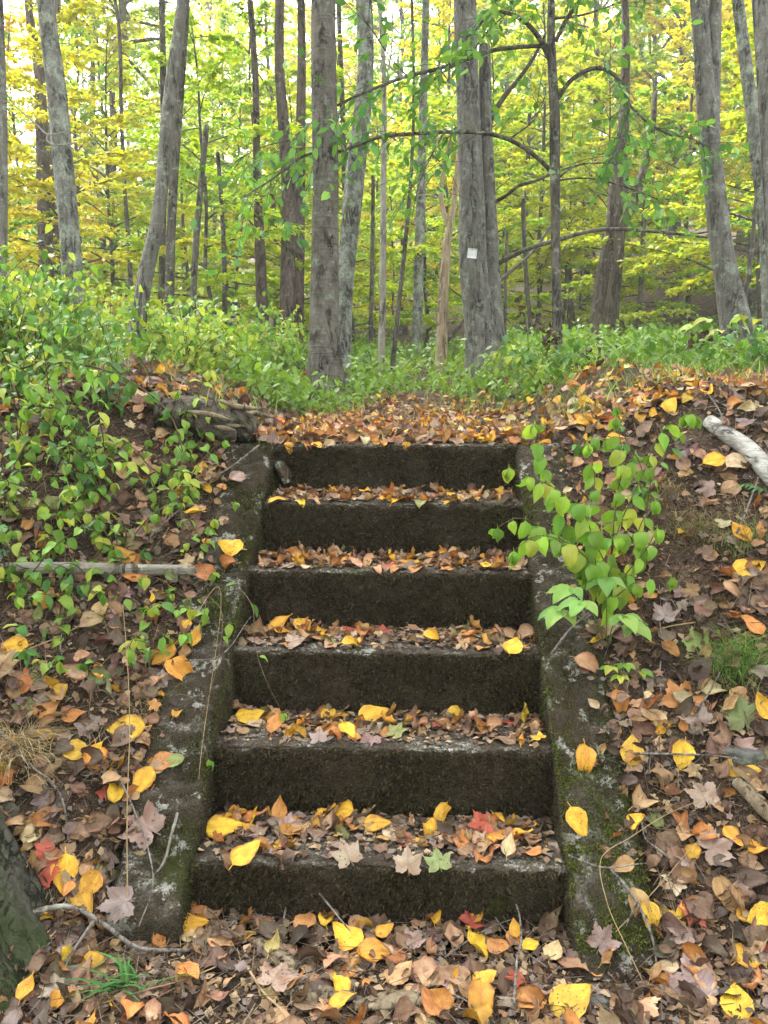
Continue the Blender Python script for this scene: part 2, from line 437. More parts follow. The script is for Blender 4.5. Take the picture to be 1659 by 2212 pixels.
stairs = empty("concrete_staircase", (0, Y1 - 5 * RUN, FLOOR_Z), "weathered mossy concrete staircase of six steps between two cheek walls, climbing the bank", "staircase")
SO = np.array([0, Y1 - 5 * RUN, FLOOR_Z])
for i in range(6):
    zt, yf = -RISE * i, Y1 - RUN * i
    zb = (-RISE * (i + 1) - .03) if i < 5 else FLOOR_Z - .12
    back = RUN + .02 if i else .33
    r = .016
    prof = [(0, z) for z in np.linspace(zb, zt - r, 26)]
    prof += [(r - r * math.cos(a), zt - r + r * math.sin(a)) for a in np.linspace(0.2, math.pi / 2, 6)]
    prof += [(y, zt) for y in np.linspace(r + .01, back, 26)]
    prof = np.array(prof)
    xs = np.linspace(-HW - .012, HW + .012, 120)
    nv = []
    pn = np.zeros_like(prof)
    tg = np.gradient(prof, axis=0); tg /= np.linalg.norm(tg, axis=1)[:, None]
    pn[:, 0], pn[:, 1] = -tg[:, 1], tg[:, 0]
    for q, ((dy, z), (n_y, n_z)) in enumerate(zip(prof, pn)):
        for x in xs:
            p = Vector((x, yf + dy, z + i * 3.1))
            d = .007 * mnoise.noise(p * 9) + .006 * mnoise.noise(p * 42) + .004 * mnoise.noise(p * 100)
            nose = math.exp(-((dy) ** 2 + (z - zt) ** 2) / .0006)
            ch = mnoise.noise(Vector((x * 13, i * 7.7, 0)))
            d -= nose * (.005 + max(0, ch - .12) * .03)
            nv.append((x, yf + dy + n_y * d, z + n_z * d + .006 * mnoise.noise(Vector((x * 2.2, i * 5.0, 3)))))
    m_, k_ = len(prof), len(xs)
    q0 = (np.arange(m_ - 1)[:, None] * k_ + np.arange(k_ - 1)[None]).ravel()
    st = obj("step", mesh("step", np.array(nv) - SO, np.stack([q0, q0 + 1, q0 + k_ + 1, q0 + k_], -1), M_STEP), stairs)
WALL_TOP = {}
for sx in (-1, 1):
    y_end = 1.98 if sx < 0 else 1.90
    xs0, xs1 = HW, HW + WALL_W
    # cross-section: from inner foot up over the rounded top to the outer foot
    cs = [(xs0, d) for d in np.linspace(-.55, -.02, 16)] + [(xs0 + .006, -.007)] + [(x, 0) for x in np.linspace(xs0 + .018, xs1 - .02, 16)] + [(xs1 - .006, -.008)] + [(xs1, d) for d in np.linspace(-.022, -.45, 12)]
    cs = np.array(cs)
    ctr = np.array([(xs0 + xs1) / 2, -.2])
    ys = np.concatenate([np.linspace(Y1 + .16, Y1 - .02, 14), np.linspace(Y1 - .03, y_end, 130)])
    V = []
    for y in ys:
        zt = smin(SLOPE * (y - Y1) + .012, 0.004, .02)
        for (x, d) in cs:
            n = unit(np.array([x, d]) - ctr); 
            if abs(d) < .004: n = np.array([0, 1.0])
            p = Vector((sx * x, y, zt + d))
            k = .014 * mnoise.noise(p * 6) + .010 * mnoise.noise(p * 24) + .005 * mnoise.noise(p * 75)
            edge_ = -.012 * max(0, mnoise.noise(p * 11) + .1) if -.03 < d and (abs(x - xs0) < .02 or abs(x - xs1) < .025) else 0
            k += edge_
            V.append((sx * (x + n[0] * k), y, zt + d + n[1] * k))
    m_, k_ = len(ys), len(cs)
    q0 = (np.arange(m_ - 1)[:, None] * k_ + np.arange(k_ - 1)[None]).ravel()
    Fw = np.stack([q0, q0 + k_, q0 + k_ + 1, q0 + 1], -1) if sx > 0 else np.stack([q0, q0 + 1, q0 + k_ + 1, q0 + k_], -1)
    # close the lower end
    V = np.array(V); endc = V[-k_:].mean(0); V = np.vstack([V, endc]); e0 = (m_ - 1) * k_
    K = np.array([[e0 + j, e0 + j + 1, len(V) - 1] for j in range(k_ - 1)])
    w = obj("cheek_wall", mesh("cheek_wall", V - SO, [Fw, K], M_WALL), stairs)
    w['label'] = "left cheek wall with pale lichen and moss" if sx < 0 else "right cheek wall with bright green moss"
    if sx > 0: w.data.materials[0] = M_WALL

# moss: short tufts on risers and walls
km = Mat("moss"); 
M_MOSS = km.end(km.n("MixShader", {0: .2, 1: km.principled(km.n("Attribute", attribute_name="Col").outputs['Color'], .9, None, .05), 2: km.n("BsdfTranslucent", {0: km.n("Attribute", attribute_name="Col").outputs['Color']}).outputs[0]}).outputs[0])
tuft = (np.array([[-.22, 0, 0], [.22, 0, 0], [.05, .3, 1.0]]), np.array([[0, 1, 2]]), np.zeros((3, 2)))
def moss_tufts(pos, nrm, size, cols):
    b = Bag(); n = len(pos)
    d = nrm + RNG.normal(0, .45, (n, 3)) + np.array([0, 0, -.15])
    d /= np.linalg.norm(d, axis=1)[:, None]
    y = np.cross(d, RNG.normal(size=(n, 3)))
    X = np.cross(y, d); X /= np.linalg.norm(X, axis=1)[:, None]; y /= np.linalg.norm(y, axis=1)[:, None]
    scatter(b, tuft, np.stack([X, y, d], -1), pos, size, cols)
    return b
pos, nrm, siz, cl = [], [], [], []
for i in range(6):
    n = 9000 if i < 5 else 5500
    x = RNG.uniform(-HW, HW, n); hmax = RISE if i < 5 else .13
    z = -RISE * i - RNG.uniform(.004, hmax, n)
    keep = (wob(x, z, 16, 4 + i) + RNG.normal(0, .5, n)) > -.35
    x, z = x[keep], z[keep]; n = len(x)
    pos.append(np.stack([x, np.full(n, Y1 - RUN * i - .001), z], -1)); nrm.append(np.tile([0, -1.0, 0], (n, 1)))
    siz.append(RNG.uniform(.006, .017, n))
    g = np.clip(.35 + .5 * wob(x, z, 9, 13 + i) + RNG.normal(0, .25, n), 0, 1)[:, None]
    c = (1 - g) * np.array([.029, .021, .013]) + g * np.array([.034, .032, .013])
    cl.append(np.hstack([c * RNG.uniform(.35, 2.6, (n, 1)), np.ones((n, 1))]))
for sx in (-1, 1):
    n = 26000
    y = RNG.uniform(1.95, Y1 + .02, n); u = RNG.uniform(0, 1, n)
    x = HW + WALL_W * u
    dens = wob(x * 1.5, y, 9, 17 + sx * 3) + .6 * wob(x, y, 26, 30) + (.75 - .9 * u if sx < 0 else .75 - .5 * np.abs(u - .35)) + (.5 if sx > 0 else -.1) * np.clip((2.95 - y) * 1.5, -1.2, 1)
    keep = dens + RNG.normal(0, .2, n) > .62
    x, y, dd = x[keep], y[keep], dens[keep]; n = len(x)
    pos.append(np.stack([sx * x, y, smin(SLOPE * (y - Y1) + .012, .004, .02) - .003], -1)); nrm.append(np.tile(unit([0, -.5, .8]), (n, 1)))
    siz.append(RNG.uniform(.005, .013, n))
    g = np.clip(dd - .4 + RNG.normal(0, .3, n), 0, 1)[:, None] * (1.0 if sx > 0 else .7)
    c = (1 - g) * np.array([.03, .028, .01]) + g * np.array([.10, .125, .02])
    cl.append(np.hstack([c * RNG.uniform(.6, 1.5, (n, 1)), np.ones((n, 1))]))
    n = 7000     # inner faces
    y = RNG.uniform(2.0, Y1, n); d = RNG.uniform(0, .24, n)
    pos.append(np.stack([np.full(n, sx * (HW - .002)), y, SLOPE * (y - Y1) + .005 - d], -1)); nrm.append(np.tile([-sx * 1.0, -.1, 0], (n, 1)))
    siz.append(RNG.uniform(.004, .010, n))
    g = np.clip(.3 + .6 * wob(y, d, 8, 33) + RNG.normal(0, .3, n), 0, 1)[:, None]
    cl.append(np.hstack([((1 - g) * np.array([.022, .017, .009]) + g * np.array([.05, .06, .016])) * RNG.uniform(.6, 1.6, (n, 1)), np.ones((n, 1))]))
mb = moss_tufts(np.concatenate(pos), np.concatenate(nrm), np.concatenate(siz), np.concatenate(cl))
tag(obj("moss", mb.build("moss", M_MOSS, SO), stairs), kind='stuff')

# ------------------------------------------------------------------ leaf shapes
def ovate(w=.62, rows=8, cols=4, bend=.3, fold=.2, wave=.03, twist=0.0, seed=0, tip=1.0, serr=0.0, stalk=.16, pleat=0.0):
    """leaf of length 1 along +y, base at 0; bend: curl along its length, fold: along the midrib"""
    r = np.random.default_rng(seed)
    t = np.linspace(0, 1, rows + 1)
    prof = (np.sin(np.pi * t ** .78) ** .8) * (1 - .35 * t) * 1.16
    prof[0], prof[-1] = .03, .012
    ang = bend * (t - .15) * 2.2
    yy = np.concatenate([[0], np.cumsum(np.cos((ang[1:] + ang[:-1]) / 2) * np.diff(t))])
    zz = np.concatenate([[0], np.cumsum(-np.sin((ang[1:] + ang[:-1]) / 2) * np.diff(t))])
    v = np.linspace(-1, 1, cols + 1)
    ph = r.uniform(0, 6.28, 4)
    V, U = [], []
    for k, tt in enumerate(t):
        for c in v:
            wl = w / 2 * prof[k] * (1 + serr * (k % 2) * abs(c))
            f = fold * (1 + .5 * math.sin(tt * 3 + ph[0]))
            x = wl * c * math.cos(f * abs(c)); up = wl * abs(c) * math.sin(f) * (1 + .4 * c * math.sin(ph[1]))
            up += wave * math.sin(tt * 9 + ph[2] + c * 2.2) * abs(c) + pleat * (k % 2) * abs(c) * prof[k]
            a = ang[k]; tw = twist * (tt - .3)
            x2, u2 = x * math.cos(tw) - up * math.sin(tw), x * math.sin(tw) + up * math.cos(tw)
            V.append((x2, yy[k] + u2 * math.sin(a), zz[k] + u2 * math.cos(a))); U.append((c / 2 + .5, tt))
    n = cols + 1
    i = (np.arange(rows)[:, None] * n + np.arange(cols)[None]).ravel()
    F = np.stack([i, i + 1, i + n + 1, i + n], -1)
    if stalk:
        b = len(V); s = .012
        V += [(-s, 0, .002), (s, 0, .002), (s * .7 + .02, -stalk * .5, .012), (-s * .7 + .02, -stalk * .5, .012), (.03 + s, -stalk, 0), (.03 - s, -stalk, 0)]
        U += [(.5, 0)] * 6
        F = np.vstack([F, [[b, b + 1, b + 2, b + 3], [b + 3, b + 2, b + 4, b + 5]]])
    return np.array(V), F, np.array(U)
def maple(bend=.3, wave=.05, seed=0, stalk=.45):
    r = np.random.default_rng(seed)
    key = [(-178, .12), (-165, .28), (-145, .46), (-130, .52), (-120, .66), (-112, .58), (-104, .60), (-97, .54), (-88, .50), (-78, .60), (-68, .62), (-62, .74), (-56, .76), (-50, .92), (-45, .76), (-38, .74), (-34, .62), (-27, .52), (-21, .66), (-14, .70), (-10, .84), (-6, .83), (0, 1.02)]
    key = key + [(-a, q) for a, q in key[-2::-1]]
    ring = np.array([(math.sin(math.radians(a)) * q * r.uniform(.92, 1.06), math.cos(math.radians(a)) * q * r.uniform(.92, 1.06)) for a, q in key])
    m = len(ring)
    V = [(0, 0, 0)]; U = [(.5, .3)]
    for s in (.45, 1.0):
        for x, y in ring: V.append((x * s, y * s, 0)); U.append((x * s * .5 + .5, y * s * .5 + .35))
    F = [[0, 1 + k, 1 + (k + 1) % m, 1 + (k + 1) % m] for k in range(m)]
    T3 = np.array([[0, 1 + (k + 1) % m, 1 + k] for k in range(m)])
    Q = [[1 + k, 1 + (k + 1) % m, 1 + m + (k + 1) % m, 1 + m + k] for k in range(m)]
    T = [list(t) for t in T3] + [[a, b, c] for a, b, c, d in Q] + [[a, c, d] for a, b, c, d in Q]
    V = np.array(V, float)
    ph = r.uniform(0, 6.28, 3); R = np.hypot(V[:, 0], V[:, 1]); A = np.arctan2(V[:, 0], V[:, 1])
    V[:, 2] = bend * R ** 2 * (.15 + 1.0 * np.sin(A * 2 + ph[0])) + .5 * wave * R * np.sin(A * 5 + ph[1]) + .04 * np.sin(V[:, 0] * 9 + ph[2])
    V[:, 0] *= (1 - .18 * abs(bend) * R)
    b = len(V); s = .012
    V = np.vstack([V, [(-s, 0, 0), (s, 0, 0), (.05 + s, -stalk, .03), (.05 - s, -stalk, .03)]])
    U += [(.5, .3)] * 4
    T += [[b, b + 1, b + 2], [b, b + 2, b + 3]]
    return V, np.array(T), np.array(U)
def as_tris(T):
    V, F, U = T
    if F.shape[1] == 4: F = np.vstack([F[:, [0, 1, 2]], F[:, [0, 2, 3]]])
    return V, F, U

# ------------------------------------------------------------------ fallen leaves
YEL, GOLD, ORA, TAN, BRN, DRK, PNK, RED, GRN, PAL = ((.66, .41, .035), (.60, .33, .04), (.46, .21, .06), (.42, .27, .145), (.215, .14, .09), (.105, .075, .055), (.27, .205, .175), (.36, .08, .05), (.17, .21, .07), (.52, .43, .26))
WORD = {YEL: "bright yellow", GOLD: "golden", ORA: "orange-brown", TAN: "tan", BRN: "brown", DRK: "dark brown", PNK: "greyish pink", RED: "red", GRN: "dull green", PAL: "pale straw"}
OV = [ovate(.66, 10, 4, .10, .10, .03, .1, 1, serr=.06), ovate(.72, 10, 4, .25, .18, .05, -.3, 2, serr=.08), ovate(.62, 10, 4, -.35, .30, .06, .5, 3, serr=.05), ovate(.58, 10, 4, .6, .35, .06, -.6, 4, serr=.06), ovate(.70, 10, 4, -.15, -.2, .05, .2, 5, serr=.08)]
CURL = [ovate(.6, 10, 4, .9, .8, .09, 1.0, 6, pleat=.02), ovate(.6, 10, 4, -.9, 1.0, .10, -1.1, 7, pleat=.02), ovate(.66, 10, 4, 1.3, .5, .12, .6, 8, pleat=.02), ovate(.55, 10, 4, -.6, 1.3, .08, .3, 9, pleat=.02), ovate(.6, 10, 4, -1.4, .9, .12, 1.2, 10, pleat=.02)]
MAP = [maple(.06, .05, 1), maple(.22, .12, 2), maple(.38, .20, 3), maple(-.3, .12, 4)]
SHAPES = {"oval": OV, "curled": CURL, "maple": MAP}
FALL_ME = {s: [mesh("fallen_leaf", *T[:2], M_FALL_OBJ, T[2]) for T in L] for s, L in SHAPES.items()}
def where(x, y):
    if abs(x) < HW and y > Y1 - 5 * RUN:
        if y >= Y1: return "on the path above the stairs" if y > Y1 + .9 else "on the landing"
        return "on the %s step down from the landing" % ("first", "second", "third", "fourth", "fifth")[min(4, int((Y1 - y) / RUN))]
    if HW <= abs(x) <= HW + WALL_W and 1.93 < y < Y1: return "on the left cheek wall" if x < 0 else "on the mossy right cheek wall"
    if y < 2.1 and abs(x) < .62: return "at the foot of the stairs"
    part = "lower" if y < 2.45 else "middle" if y < 3.1 else "upper" if y < 3.9 else "top"
    return "on the %s part of the %s bank" % (part, "left" if x < 0 else "right")
FALLEN = []     # (object, colour, shape, x, y)
def lay(x, y, z, size, yaw, colour, shape, var=None, tilt=.12, n=None):
    """one fallen leaf; yaw: direction of its tip in the plan"""
    var = random.randrange(len(SHAPES[shape])) if var is None else var
    if n is None:
        n = np.array([0, 0, 1.0]) if abs(x) < HW and y > Y1 - 5 * RUN else unit([0, -SLOPE * .8, 1]) if HW <= abs(x) <= HW + WALL_W and y < Y1 else g_normal(x, y)
    n = unit(n + np.array([random.gauss(0, tilt), random.gauss(0, tilt), 0]))
    d = np.array([math.cos(yaw), math.sin(yaw), 0.0]); d = unit(d - n * (d @ n))
    Mx = rotmats(d[None], n[None])[0]
    o = obj("fallen_leaf", FALL_ME[shape][var])
    c = Mx @ np.array([0, .45, 0]) * size
    M4 = Matrix([[*(Mx[r] * size), float((x, y, z)[r] - c[r])] for r in range(3)] + [[0, 0, 0, 1]])
    o.matrix_world = M4
    j = [random.uniform(.82, 1.15) for _ in range(2)]
    o.color = (min(1, colour[0] * j[0]), min(1, colour[1] * j[0] * (.9 + .2 * random.random())), colour[2] * j[1], 1)
    FALLEN.append((o, colour, shape, x, y))
    return o
# the ones that stand out in the photograph: x, y, length in the photograph's frame, tip direction there, colour, shape
def lay_px(xd, yd, L, ang, colour, shape, var=None, up=.026, tilt=.08):
    p = hit(xd, yd); Z = to_px(p)[2]
    a = math.radians(ang)
    q = at(xd + 20 * math.cos(a), yd - 20 * math.sin(a), Z)
    # direction in the plan: picture up is away from the camera on the ground
    yaw = math.atan2(math.sin(a) * 1.25, math.cos(a)) + YAW
    riser = False
    on = abs(p[0]) < HW and p[1] > Y1 - 5 * RUN and p[1] < Y1
    n = unit([random.gauss(0, .12), -.55, 1]) if on else unit((np.array([0, 0, 1.0]) if abs(p[0]) < HW else unit([0, -SLOPE * .8, 1])) + np.array([0, -.28, 0])) if abs(p[0]) < .72 else unit(g_normal(p[0], p[1]) + np.array([0, -.12, 0]))
    lay(p[0], p[1], surface(p[0], p[1]) + (.012 if HW < abs(p[0]) < HW + WALL_W else up), L * Z / F_PX * (.74 if shape == "maple" else 1), yaw, colour, shape, var, tilt, n)
SEEN = [(500, 1185, 62, 160, YEL, "oval", 4), (275, 1590, 88, 185, YEL, "oval", 0), (165, 1640, 66, 20, YEL, "oval", 1), (212, 1636, 34, 80, YEL, "oval", 2), (310, 1695, 72, 250, YEL, "oval", 0), (252, 1725, 66, 110, YEL, "oval", 3),
 (352, 1648, 60, 40, ORA, "oval", 1), (375, 1652, 52, 200, GRN, "oval", 0), (480, 1805, 84, 15, YEL, "oval", 0), (530, 1862, 82, 50, YEL, "oval", 0), (140, 1905, 86, 290, YEL, "oval", 0), (196, 1925, 66, 260, GOLD, "oval", 1),
 (410, 2012, 76, 20, YEL, "oval", 0), (200, 2098, 78, 300, YEL, "oval", 0), (180, 2125, 90, 80, TAN, "oval", 2), (660, 2008, 68, 80, ORA, "oval", 1), (705, 2002, 62, 100, YEL, "oval", 3), (752, 2042, 82, 150, YEL, "oval", 4), (805, 2072, 80, 10, GOLD, "oval", 1), (830, 2030, 50, 40, GOLD, "oval", 0),
 (738, 2183, 66, 20, YEL, "oval", 2), (605, 2118, 82, 70, PNK, "maple", 0), (1232, 2180, 116, 35, YEL, "oval", 0), (1590, 2185, 100, 70, YEL, "oval", 0), (1405, 1985, 74, 280, YEL, "oval", 3), (1195, 2072, 62, 60, PAL, "oval", 0), (1145, 2062, 44, 30, YEL, "oval", 1), (1112, 2030, 46, 100, YEL, "oval", 2),
 (1265, 1645, 80, 270, GOLD, "oval", 3), (1248, 1782, 72, 300, YEL, "oval", 0), (1365, 1636, 76, 80, YEL, "oval", 0), (1475, 1650, 66, 250, YEL, "oval", 1), (1598, 1672, 78, 340, YEL, "oval", 0), (1645, 2000, 66, 200, YEL, "oval", 1), (1640, 1845, 62, 20, GOLD, "curled", 0),
 (803, 1557, 70, 20, YEL, "oval", 0), (1106, 1542, 62, 70, YEL, "oval", 0), (752, 1598, 62, 300, YEL, "oval", 2), (540, 1560, 66, 10, YEL, "oval", 4), (710, 1558, 44, 60, YEL, "oval", 1), (595, 1580, 60, 80, ORA, "oval", 2), (985, 1555, 50, 20, YEL, "oval", 3), (950, 1588, 60, 200, TAN, "curled", 1), (860, 1590, 44, 60, GRN, "maple", 0),
 (690, 1600, 46, 90, PNK, "maple", 0), (1060, 1585, 60, 170, TAN, "curled", 0), (740, 1766, 58, 170, YEL, "oval", 1), (812, 1797, 62, 10, YEL, "oval", 0), (1098, 1848, 56, 80, PAL, "oval", 2), (955, 1778, 66, 240, YEL, "oval", 3), (1030, 1800, 60, 190, RED, "maple", 1), (745, 1852, 66, 120, PNK, "maple", 0), (635, 1795, 50, 30, PNK, "maple", 2), (945, 1868, 60, 100, GRN, "maple", 0),
 (605, 1770, 60, 100, ORA, "oval", 2), (550, 1785, 44, 70, YEL, "curled", 3), (710, 1797, 50, 60, TAN, "oval", 2), (520, 1770, 60, 30, GOLD, "curled", 0), (605, 1365, 66, 40, GOLD, "oval", 2), (655, 1366, 52, 300, GOLD, "oval", 1), (935, 1388, 52, 10, YEL, "oval", 3), (560, 1372, 56, 60, TAN, "curled", 1), (790, 1375, 52, 60, ORA, "curled", 2), (1130, 1382, 62, 160, TAN, "curled", 0),
 (645, 1400, 46, 20, PNK, "maple", 1), (985, 1390, 40, 100, TAN, "curled", 2), (730, 1370, 44, 40, TAN, "curled", 4), (755, 1402, 44, 10, YEL, "oval", 3), (1545, 1010, 62, 10, YEL, "oval", 1), (1615, 1245, 78, 20, YEL, "oval", 0), (1560, 1262, 70, 190, ORA, "curled", 1), (1650, 1550, 66, 100, YEL, "oval", 2), (1480, 1510, 90, 60, ORA, "maple", 2), (1410, 1535, 60, 40, ORA, "curled", 3),
 (1340, 1535, 66, 280, ORA, "oval", 3), (1270, 1437, 70, 330, TAN, "oval", 3), (1550, 1500, 80, 10, PAL, "curled", 0), (1600, 1545, 90, 90, GRN, "maple", 1), (1400, 1740, 90, 30, TAN, "curled", 2), (1510, 1720, 70, 100, PNK, "maple", 2), (1490, 1555, 70, 120, PNK, "maple", 2), (1310, 2030, 70, 60, PNK, "maple", 2), (1320, 2090, 70, 40, TAN, "curled", 4), (1345, 1880, 60, 200, TAN, "oval", 2), (1300, 1850, 50, 150, BRN, "curled", 1),
 (1490, 2120, 100, 100, PNK, "maple", 1), (1380, 1965, 80, 280, TAN, "oval", 3), (1560, 1845, 80, 20, PNK, "maple", 1), (1530, 1815, 80, 10, ORA, "curled", 0), (1360, 2190, 90, 100, PNK, "maple", 2), (1150, 2185, 80, 30, ORA, "oval", 1), (1040, 2185, 110, 270, GOLD, "oval", 3), (930, 2190, 70, 130, ORA, "oval", 2), (1075, 2060, 66, 80, ORA, "oval", 1), (1045, 2135, 60, 20, GOLD, "oval", 4),
 (985, 2135, 76, 170, TAN, "oval", 2), (915, 2110, 84, 90, TAN, "oval", 1), (860, 2125, 76, 40, TAN, "oval", 4), (880, 1985, 66, 100, PNK, "maple", 1), (935, 1985, 60, 100, GOLD, "curled", 0), (1030, 1960, 56, 60, GOLD, "oval", 2), (1030, 2005, 60, 40, RED, "maple", 2), (900, 2040, 60, 60, PNK, "maple", 2), (770, 2010, 52, 130, TAN, "oval", 1), (430, 1985, 70, 20, ORA, "maple", 2), (590, 2060, 60, 80, PAL, "curled", 1),
 (410, 2125, 80, 320, ORA, "oval", 2), (240, 1965, 80, 200, PNK, "maple", 1), (295, 1780, 100, 150, PNK, "maple", 2), (100, 1790, 66, 10, ORA, "curled", 0), (70, 1815, 60, 80, PAL, "oval", 1), (110, 1885, 80, 60, RED, "maple", 1), (160, 1570, 56, 30, ORA, "oval", 2), (100, 1545, 60, 40, ORA, "oval", 4), (165, 1472, 62, 170, TAN, "oval", 2), (270, 1215, 56, 150, GOLD, "oval", 4), (295, 1255, 66, 20, ORA, "oval", 1),
 (425, 1380, 52, 80, GOLD, "oval", 2), (390, 1450, 88, 330, GOLD, "oval", 3), (355, 1425, 66, 240, GOLD, "oval", 0), (400, 1412, 50, 100, TAN, "curled", 1), (385, 1545, 40, 70, GOLD, "curled", 0), (505, 1035, 60, 170, PAL, "oval", 3), (485, 1225, 60, 190, ORA, "curled", 2), (440, 1245, 66, 170, ORA, "oval", 2), (140, 2170, 76, 60, GOLD, "curled", 0), (60, 2160, 70, 90, GOLD, "oval", 2), (30, 1410, 70, 190, YEL, "oval", 0), (20, 1440, 60, 80, TAN, "maple", 1),
 (1595, 1010, 70, 30, PAL, "oval", 1), (1440, 1330, 60, 60, PNK, "maple", 2), (1500, 1390, 62, 80, GRN, "maple", 1), (1560, 940, 50, 20, ORA, "curled", 1), (1260, 855, 44, 30, GOLD, "oval", 2), (1205, 918, 40, 280, YEL, "oval", 1), (1265, 920, 50, 160, GOLD, "oval", 2), (1245, 880, 56, 20, PAL, "oval", 3), (1380, 880, 44, 30, YEL, "oval", 1), (1420, 905, 40, 10, GOLD, "curled", 2), (1580, 885, 50, 160, ORA, "curled", 0), (1330, 960, 46, 0, GOLD, "oval", 0)]
for s in SEEN: lay_px(*s)

def colour_mix(n, warm):
    pal = np.array([YEL, GOLD, ORA, TAN, BRN, DRK, PNK, RED, GRN, PAL])
    p = np.array(warm, float); p /= p.sum()
    return RNG.choice(len(pal), n, p=p), pal
PALETTE = [YEL, GOLD, ORA, TAN, BRN, DRK, PNK, RED, GRN, PAL]
W_STEP = (6, 9, 16, 24, 24, 6, 9, 3, 2, 6)
W_LAND = (11, 13, 14, 26, 14, 4, 7, 2, 1, 12)
W_BANK = (2.5, 3, 6, 20, 34, 24, 9, .8, 1, 4)
W_FLOOR = (3, 4, 8, 28, 30, 14, 9, .8, 1, 5)
# more single leaves lying on top, up to 300 in all
def tread_x(k):
    while True:
        x = random.uniform(-.48, .48)
        d = (1, 1, .95 if abs(x) < .2 else 1, .25 if -.02 < x < .22 else 1, .6, .45 if -.1 < x < .15 else .9)[k]
        if random.random() < d: return x
extra = []
for k, n in ((1, 28), (2, 28), (3, 20), (4, 14), (5, 20)):
    for _ in range(n):
        x = tread_x(k); f = random.random() ** (.8 if k < 3 else 1.0)
        y = Y1 - RUN * k + .03 + f * (RUN - .07)
        extra.append((x, y, -RISE * k + .010 + .010 * f, random.uniform(.055, .085), W_STEP))
for _ in range(22): 
    x, y = random.uniform(-.6, .6), Y1 + .03 + random.random() ** 1.5 * .9
    extra.append((x, y, max(0, g1(x, y)) + .016, random.uniform(.06, .09), W_LAND))
while len(extra) + len(FALLEN) < 300:
    s = random.choice((-1, 1)); x = s * random.uniform(.73, 1.5); y = random.uniform(1.75, 4.2)
    u, v, Z = to_px((x, y, g1(x, y)))
    if 0 < u < 1659 and v < 2212: extra.append((x, y, g1(x, y) + .014, random.uniform(.06, .09), W_BANK if y < 3.4 else W_LAND))
for (x, y, z, s, wts) in extra:
    c = PALETTE[random.choices(range(10), wts)[0]]
    sh = "maple" if c in (PNK, RED) and random.random() < .8 else random.choices(("oval", "curled", "maple"), (5, 5, 1.2))[0]
    lay(x, y, z, s * (.6 if sh == "maple" else 1), random.uniform(0, 6.28), c, sh, None, .15)
ORD = ["", "second", "third", "fourth", "fifth", "sixth", "seventh", "eighth", "ninth", "tenth", "eleventh", "twelfth", "thirteenth", "fourteenth", "fifteenth", "sixteenth", "seventeenth", "eighteenth", "nineteenth", "twentieth"]
ORD += ["twenty-" + o for o in ("first", "second", "third", "fourth", "fifth", "sixth", "seventh", "eighth", "ninth")] + ["thirtieth"]
def from_left(things, key):
    """things: [(object, text)] -> a label each, told apart by their order from the left"""
    by = {}
    for o, t in things: by.setdefault(t, []).append(o)
    for t, L in by.items():
        L.sort(key=key)
        for k, o in enumerate(L):
            o['label'] = t if len(L) == 1 else t + (", leftmost of them" if k == 0 else ", rightmost of them" if k == len(L) - 1 else ", %s from the left" % ORD[min(k, len(ORD) - 1)])
sh_word = {"oval": "oval leaf", "curled": "curled dry leaf", "maple": "maple leaf"}
from_left([(o, "%s %s %s" % (WORD[c], sh_word[s], where(x, y))) for o, c, s, x, y in FALLEN], key=lambda o: to_px(o.matrix_world.translation)[0])
for o, *_ in FALLEN: o['category'] = "leaf"; o['group'] = "single fallen leaves lying on top of the litter"

